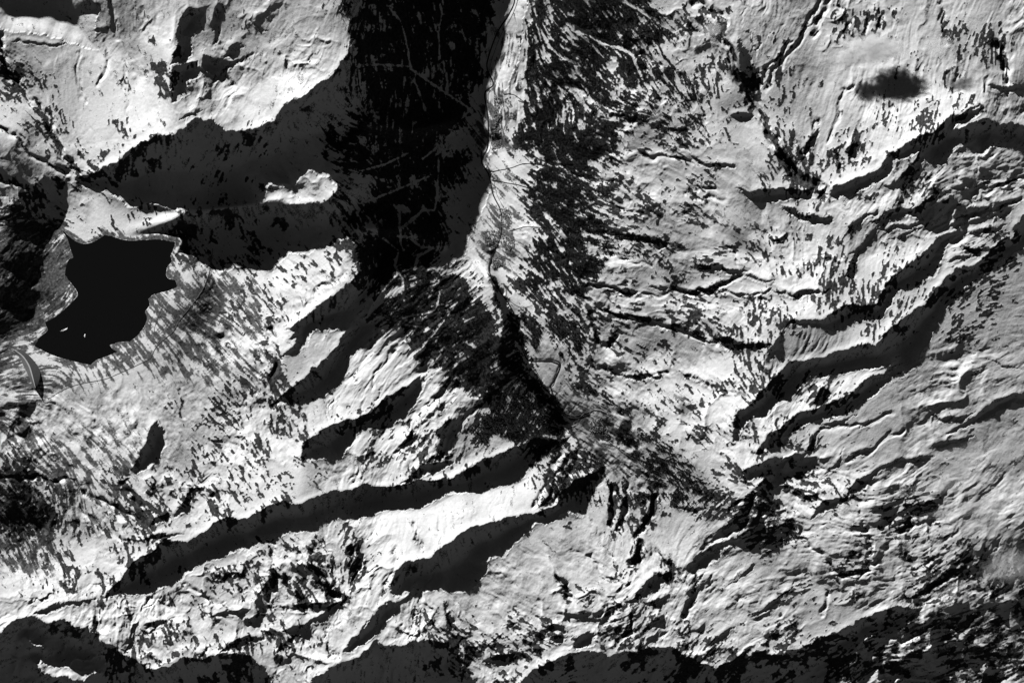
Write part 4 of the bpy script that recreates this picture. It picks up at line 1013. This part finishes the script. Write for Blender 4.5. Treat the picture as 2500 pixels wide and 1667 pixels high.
# ------------------------------------------------------------------ roads
asphalt = simple_mat('wet_asphalt', .05, .16, .01)
packed = simple_mat('packed_snow_track', .4, .6, .03)
ROADS = [
 ('valley road running beside the river to the villages', [(1270,-60),(1264,0),(1250,40),(1222,90),(1200,150),(1198,175),(1211,207),(1192,232),(1198,286),(1198,357),(1184,393),(1202,429),(1213,475),(1231,511),(1236,540)], 2.0, asphalt),
 ('road with bends below the lower village', Z(600,500,2.8,[(1720,120),(1745,230),(1765,330),(1810,420),(1840,500),(1780,580),(1800,650),(1880,700),(1960,690)]), 1.7, asphalt),
 ('lakeside road along the right shore', Z(0,500,2.8,[(1455,300),(1440,430),(1390,570),(1300,700),(1240,770),(1180,870),(1080,960),(1030,1050)]), 2.2, asphalt),
 ('lower lake road running left toward the dam', Z(0,500,2.8,[(1030,1050),(930,1100),(820,1150),(720,1190),(540,1225),(430,1265),(330,1330)]), 2.0, asphalt),
 ('short dark track down to the lake shore', Z(0,500,2.8,[(1110,700),(1080,780),(1060,840),(1060,890)]), 1.6, asphalt),
 ('straight pale road crossing fields to the small village', Z(1200,1000,2.351,[(450,100),(490,80),(510,40),(560,10),(620,0),(690,40),(690,100)]), 1.8, packed),
 ('field road leading down to the cliffs from the small village', Z(1200,1000,2.351,[(640,150),(700,205),(780,260),(830,290),(900,340),(1000,390)]), 1.8, asphalt),
 ('winding dark road through the lower fields', Z(1200,500,2.8,[(400,1250),(450,1290),(430,1340),(470,1400),(560,1440),(640,1420),(700,1400),(780,1420),(830,1450),(815,1520)]), 1.8, asphalt),
]
for i, (lab, p, wd, mt) in enumerate(ROADS):
    tag(ribbon('road', p, wd * .5, mt, 4.0), lab, None, None, 'structure')

# ------------------------------------------------------------------ dam
dam = bpy.data.objects.new('dam', None)
zz = lambda p: spline(Z(0, 500, 3.136, p), 4)
crest = zz([(118,1112),(180,1160),(226,1232),(250,1310),(276,1400)])
down = zz([(92,1122),(150,1185),(198,1262),(232,1335),(266,1404)])
up = zz([(175,1104),(238,1150),(288,1222),(312,1300),(288,1398)])
n_ = 60
def rs(P): 
    s = np.linspace(0, len(P) - 1, n_); return np.stack([np.interp(s, np.arange(len(P)), P[:, k]) for k in (0, 1)], 1)
crest, down, up = rs(crest), rs(down), rs(up)
zcr = np.full(n_, LZ + 26.0)
dam.location = (float(wx(crest[n_//2, 0])), float(wy(crest[n_//2, 1])), LZ)
link(dam)
off = np.array(dam.location)
def strip(name, A, zA, Bq, zB, mat):
    V = np.vstack([np.stack([wx(A[:, 0]), wy(A[:, 1]), zA], 1), np.stack([wx(Bq[:, 0]), wy(Bq[:, 1]), zB], 1)]) - off
    k = np.arange(n_ - 1)
    return mesh_obj(name, V, np.stack([k, k + 1, n_ + k + 1, n_ + k], 1), mat, dam)
inn, outt = crest + (down - crest) * .10, crest + (up - crest) * .10
strip('downstream_face', inn, zcr, down, np.minimum(ground(down[:, 0], down[:, 1]) - 3, LZ - 30), simple_mat('dam_rubble', .13, .22, .02))['label'] = 'lighter grey outer face of the dam'
strip('upstream_face', outt, zcr, up, np.full(n_, LZ - 8.0), simple_mat('dam_facing', .05, .09, .02))['label'] = 'dark inner face of the dam toward the lake'
strip('crest_road', inn, zcr + .6, outt, zcr + .6, simple_mat('dam_crest', .35, .5, .02))
tag(dam, 'curved grey embankment dam at the lower left end of the black lake', 'dam')

# ------------------------------------------------------------------ woods: thousands of small conifers, nobody could count them
treem = simple_mat('conifer', .015, .06, .08)
NAMES = ['dark solid forest on the shaded slope left of the valley', 'streaky wood on the steep slope above the gorge', 'grey open wood along the right valley edge at the top',
 'black wood at the top right of the valley', 'black wood around a snowy clearing right of the valley', 'small black wood right of the snowy clearing', 'large black wood right of the upper village',
 'black wood on the slope below the stream gully', 'rounded wood right of the lower village', 'thin wood between two streams right of the valley', 'scattered wood right of the hairpin road',
 'dark knoll of trees in the valley below the lower village', 'long diagonal belt of trees across the snow slope', 'streaky wood above the grooved cliff', 'sparse trees on top of the grooved cliff',
 'dark strip of trees on the cliff edge', 'black patch of wood in the lower right bowl', 'dark wood on the flank of the pyramid shaped peak', 'scattered trees on the upper right slope', 'scattered trees on the slope left of the small cloud', 'dark trees lining the gorge below the lower village', 'scattered trees along the upper edge of the shaded forest', 'thin scattered trees filling the gaps between the black woods right of the valley']
A6 = np.linspace(0, 2 * np.pi, 6)[:5]
for i, (dn, poly) in enumerate(FOREST):
    msk = raster(poly, gX, gY) & (forest > .55)
    yy, xx = np.nonzero(msk)
    if not len(xx): continue
    r_ = np.random.default_rng(200 + i)
    n = int(min(len(xx) * .55, 16000))
    pick = r_.integers(0, len(xx), n)
    tx = gX[xx[pick]] + r_.uniform(-1.1, 1.1, n); ty = gY[yy[pick]] + r_.uniform(-1.1, 1.1, n)
    hgt = r_.uniform(14, 34, n); rad = hgt * r_.uniform(.22, .34, n)
    gz = ground(tx, ty) - 1.5
    c = np.stack([wx(tx), wy(ty), gz], 1)
    ringv = np.stack([np.cos(A6), np.sin(A6), np.zeros(5)], 1)
    V = np.empty((n, 6, 3), np.float32)
    V[:, :5] = c[:, None] + ringv[None] * rad[:, None, None]
    V[:, 5] = c; V[:, 5, 2] += hgt
    base = (np.arange(n) * 6)[:, None, None]
    F = (base + np.array([[k, (k + 1) % 5, 5] for k in range(5)])[None]).reshape(-1, 3)
    tag(mesh_obj('forest', V.reshape(-1, 3), F, treem), NAMES[i], None, None, 'stuff')

# ------------------------------------------------------------------ villages: roofs far below, too many and too small to count
roofm = simple_mat('roofs', .04, .5, .06); 
VILL = [('rows of tiny roofs of the upper village beside the valley road', [[(1204,225),(1222,240),(1226,290),(1222,345),(1206,350),(1206,300),(1204,260)],[(1200,330),(1225,345),(1222,362),(1200,365)]], 420),
 ('clustered roofs of the lower village at the river bend', [[(1216,510),(1240,505),(1252,525),(1250,550),(1225,555)],[(1180,565),(1215,560),(1225,590),(1205,612),(1185,600)],[(1225,575),(1255,575),(1258,600),(1240,615),(1228,600)],[(1200,630),(1230,625),(1235,645),(1205,655)]], 620),
 ('roofs of the small village on the fields above the grooved cliff', [[(1440,1025),(1468,1020),(1480,1045),(1492,1070),(1505,1082),(1480,1075),(1455,1055),(1440,1060)]], 170),
 ('scattered roofs where the stream enters the valley', [[(1226,235),(1245,235),(1250,262),(1230,265)],[(1236,275),(1262,275),(1262,292),(1240,290)]], 70)]
for i, (lab, polys, cnt) in enumerate(VILL):
    r_ = np.random.default_rng(300 + i)
    pts = []
    while len(pts) < cnt:
        pl = polys[r_.integers(len(polys))]
        P = np.array(pl)
        x, y = r_.uniform(P[:, 0].min(), P[:, 0].max()), r_.uniform(P[:, 1].min(), P[:, 1].max())
        x = round(x / 3.2) * 3.2 + r_.normal(0, .6)
        c = False
        for (x0, y0), (x1, y1) in zip(P, np.roll(P, -1, 0)):
            if (y0 > y) != (y1 > y) and x < x0 + (y - y0) * (x1 - x0) / (y1 - y0): c = not c
        if c: pts.append((x, y))
    V, F = [], []
    for x, y in pts:
        a = r_.normal(1.35, .25); L_, W_, h_ = r_.uniform(6, 12), r_.uniform(5, 7), r_.uniform(6, 10)
        z0 = float(ground(x, y)) - 3
        ca, sa = math.cos(a), math.sin(a)
        b0 = len(V)
        for u, v, zq in ((-1,-1,0),(1,-1,0),(1,1,0),(-1,1,0),(-1,-1,1),(1,-1,1),(1,1,1),(-1,1,1),(-1,0,2),(1,0,2)):
            zv = z0 + (0, h_ + 3, h_ + 8)[zq]
            V.append((float(wx(x)) + u * L_ * ca - v * W_ * sa, float(wy(y)) + u * L_ * sa + v * W_ * ca, zv))
        for t3 in ((0,1,5),(0,5,4),(2,3,7),(2,7,6),(1,2,6),(1,6,5),(3,0,4),(3,4,7),(4,5,9),(4,9,8),(6,7,8),(6,8,9),(5,6,9),(7,4,8)):
            F.append([b0 + k for k in t3])
    tag(mesh_obj('village_roofs', V, F, roofm), lab, None, None, 'stuff')

# ------------------------------------------------------------------ drifting clouds
def cloud_mat(name, dens, scale, seed, col=.9):
    mt = bpy.data.materials.new(name); mt.use_nodes = True
    nt = mt.node_tree; nt.nodes.clear()
    out = node(nt, 'ShaderNodeOutputMaterial')
    pv = node(nt, 'ShaderNodeVolumePrincipled')
    pv.inputs['Color'].default_value = g_(col)
    pv.inputs['Anisotropy'].default_value = .0
    tc = node(nt, 'ShaderNodeTexCoord')
    ln = node(nt, 'ShaderNodeVectorMath', operation='LENGTH'); nt.links.new(tc.outputs['Object'], ln.inputs[0])
    fall = ramp(nt, ln.outputs['Value'], .25, .98, 1, 0)
    mp = node(nt, 'ShaderNodeMapping'); mp.inputs['Location'].default_value = (seed * 7.3, seed * 3.1, seed)
    nt.links.new(tc.outputs['Object'], mp.inputs[0])
    ns = noise(nt, scale * 2.0, 8, .72, mp.outputs[0])
    ad = node(nt, 'ShaderNodeMath', operation='MULTIPLY_ADD'); ad.inputs[1].default_value = .47
    nt.links.new(fall, ad.inputs[0]); nt.links.new(ns, ad.inputs[2])
    d = ramp(nt, ad.outputs[0], .72, .86, 0, dens)
    nt.links.new(d, pv.inputs['Density'])
    nt.links.new(pv.outputs[0], out.inputs['Volume'])
    return mt
def cloud(lab, x, y, rx, ry, up_, thick, dens, rot=0, scale=2.2, seed=1, group=None, col=.9):
    bm = bmesh.new()
    bmesh.ops.create_icosphere(bm, subdivisions=3, radius=1.0)
    me = bpy.data.meshes.new('cloud'); bm.to_mesh(me); bm.free()
    me.materials.append(cloud_mat('cloud_vapour', dens, scale, seed, col))
    o = link(bpy.data.objects.new('cloud', me))
    xs = np.linspace(x - rx, x + rx, 9)
    z0 = float(np.max(ground(np.clip(xs, -60, 2560), np.full(9, y))))
    o.location = (float(wx(x)), float(wy(y)), z0 + up_)
    o.scale = (rx * PX, ry * PX, thick)
    o.rotation_euler = (0, 0, math.radians(rot))
    return tag(o, lab, 'cloud', group)
g1, g2 = 'small clouds over the upper right mountain', 'thin grey clouds at the right edge'
cloud('largest white puff of cloud with a black shadow over the upper right snow dome', 2140, 122, 112, 58, 340, 150, .03, 0, 2.0, 1, g1)
cloud('smaller puff of cloud left of the largest one on the upper right', 2068, 142, 48, 32, 300, 110, .02, 0, 2.0, 2, g1)
cloud('wisp of cloud right of the largest one, near the upper right corner', 2290, 112, 60, 34, 280, 90, .011, 10, 2.2, 3, g1)
cloud('small puff of cloud at the head of the rocky gully left of the snow dome', 1738, 76, 42, 32, 200, 90, .009, 20, 2.0, 4)
cloud('soft cloud resting on the slope right of the valley, middle height', 1790, 530, 95, 40, 150, 90, .006, -12, 2.2, 5)
cloud('tiny puff of cloud on the bright slope above the lower fields', 1655, 965, 42, 26, 160, 70, .008, 0, 2.0, 6)
cloud('faint tiny cloud on the smooth snow right of the scattered wood', 1570, 728, 30, 16, 100, 50, .006, 0, 2.0, 7)
cloud('tiny cloud on the bright slope left of the gorge', 822, 955, 26, 14, 120, 45, .005, 0, 2.0, 8)
cloud('broad grey cloud bank at the right edge, topmost of the bank', 2420, 1105, 190, 52, 200, 100, .0042, 6, 2.6, 9, g2, .75)
cloud('grey cloud streak below the topmost bank on the right', 2310, 1180, 150, 36, 160, 80, .0038, 12, 2.6, 10, g2, .75)
cloud('long thin grey cloud in the middle of the right edge bank', 2370, 1243, 190, 30, 140, 70, .0036, 8, 2.8, 11, g2, .75)
cloud('dense grey cloud lowest at the right edge', 2470, 1385, 120, 62, 180, 100, .0055, 10, 2.4, 12, g2, .75)
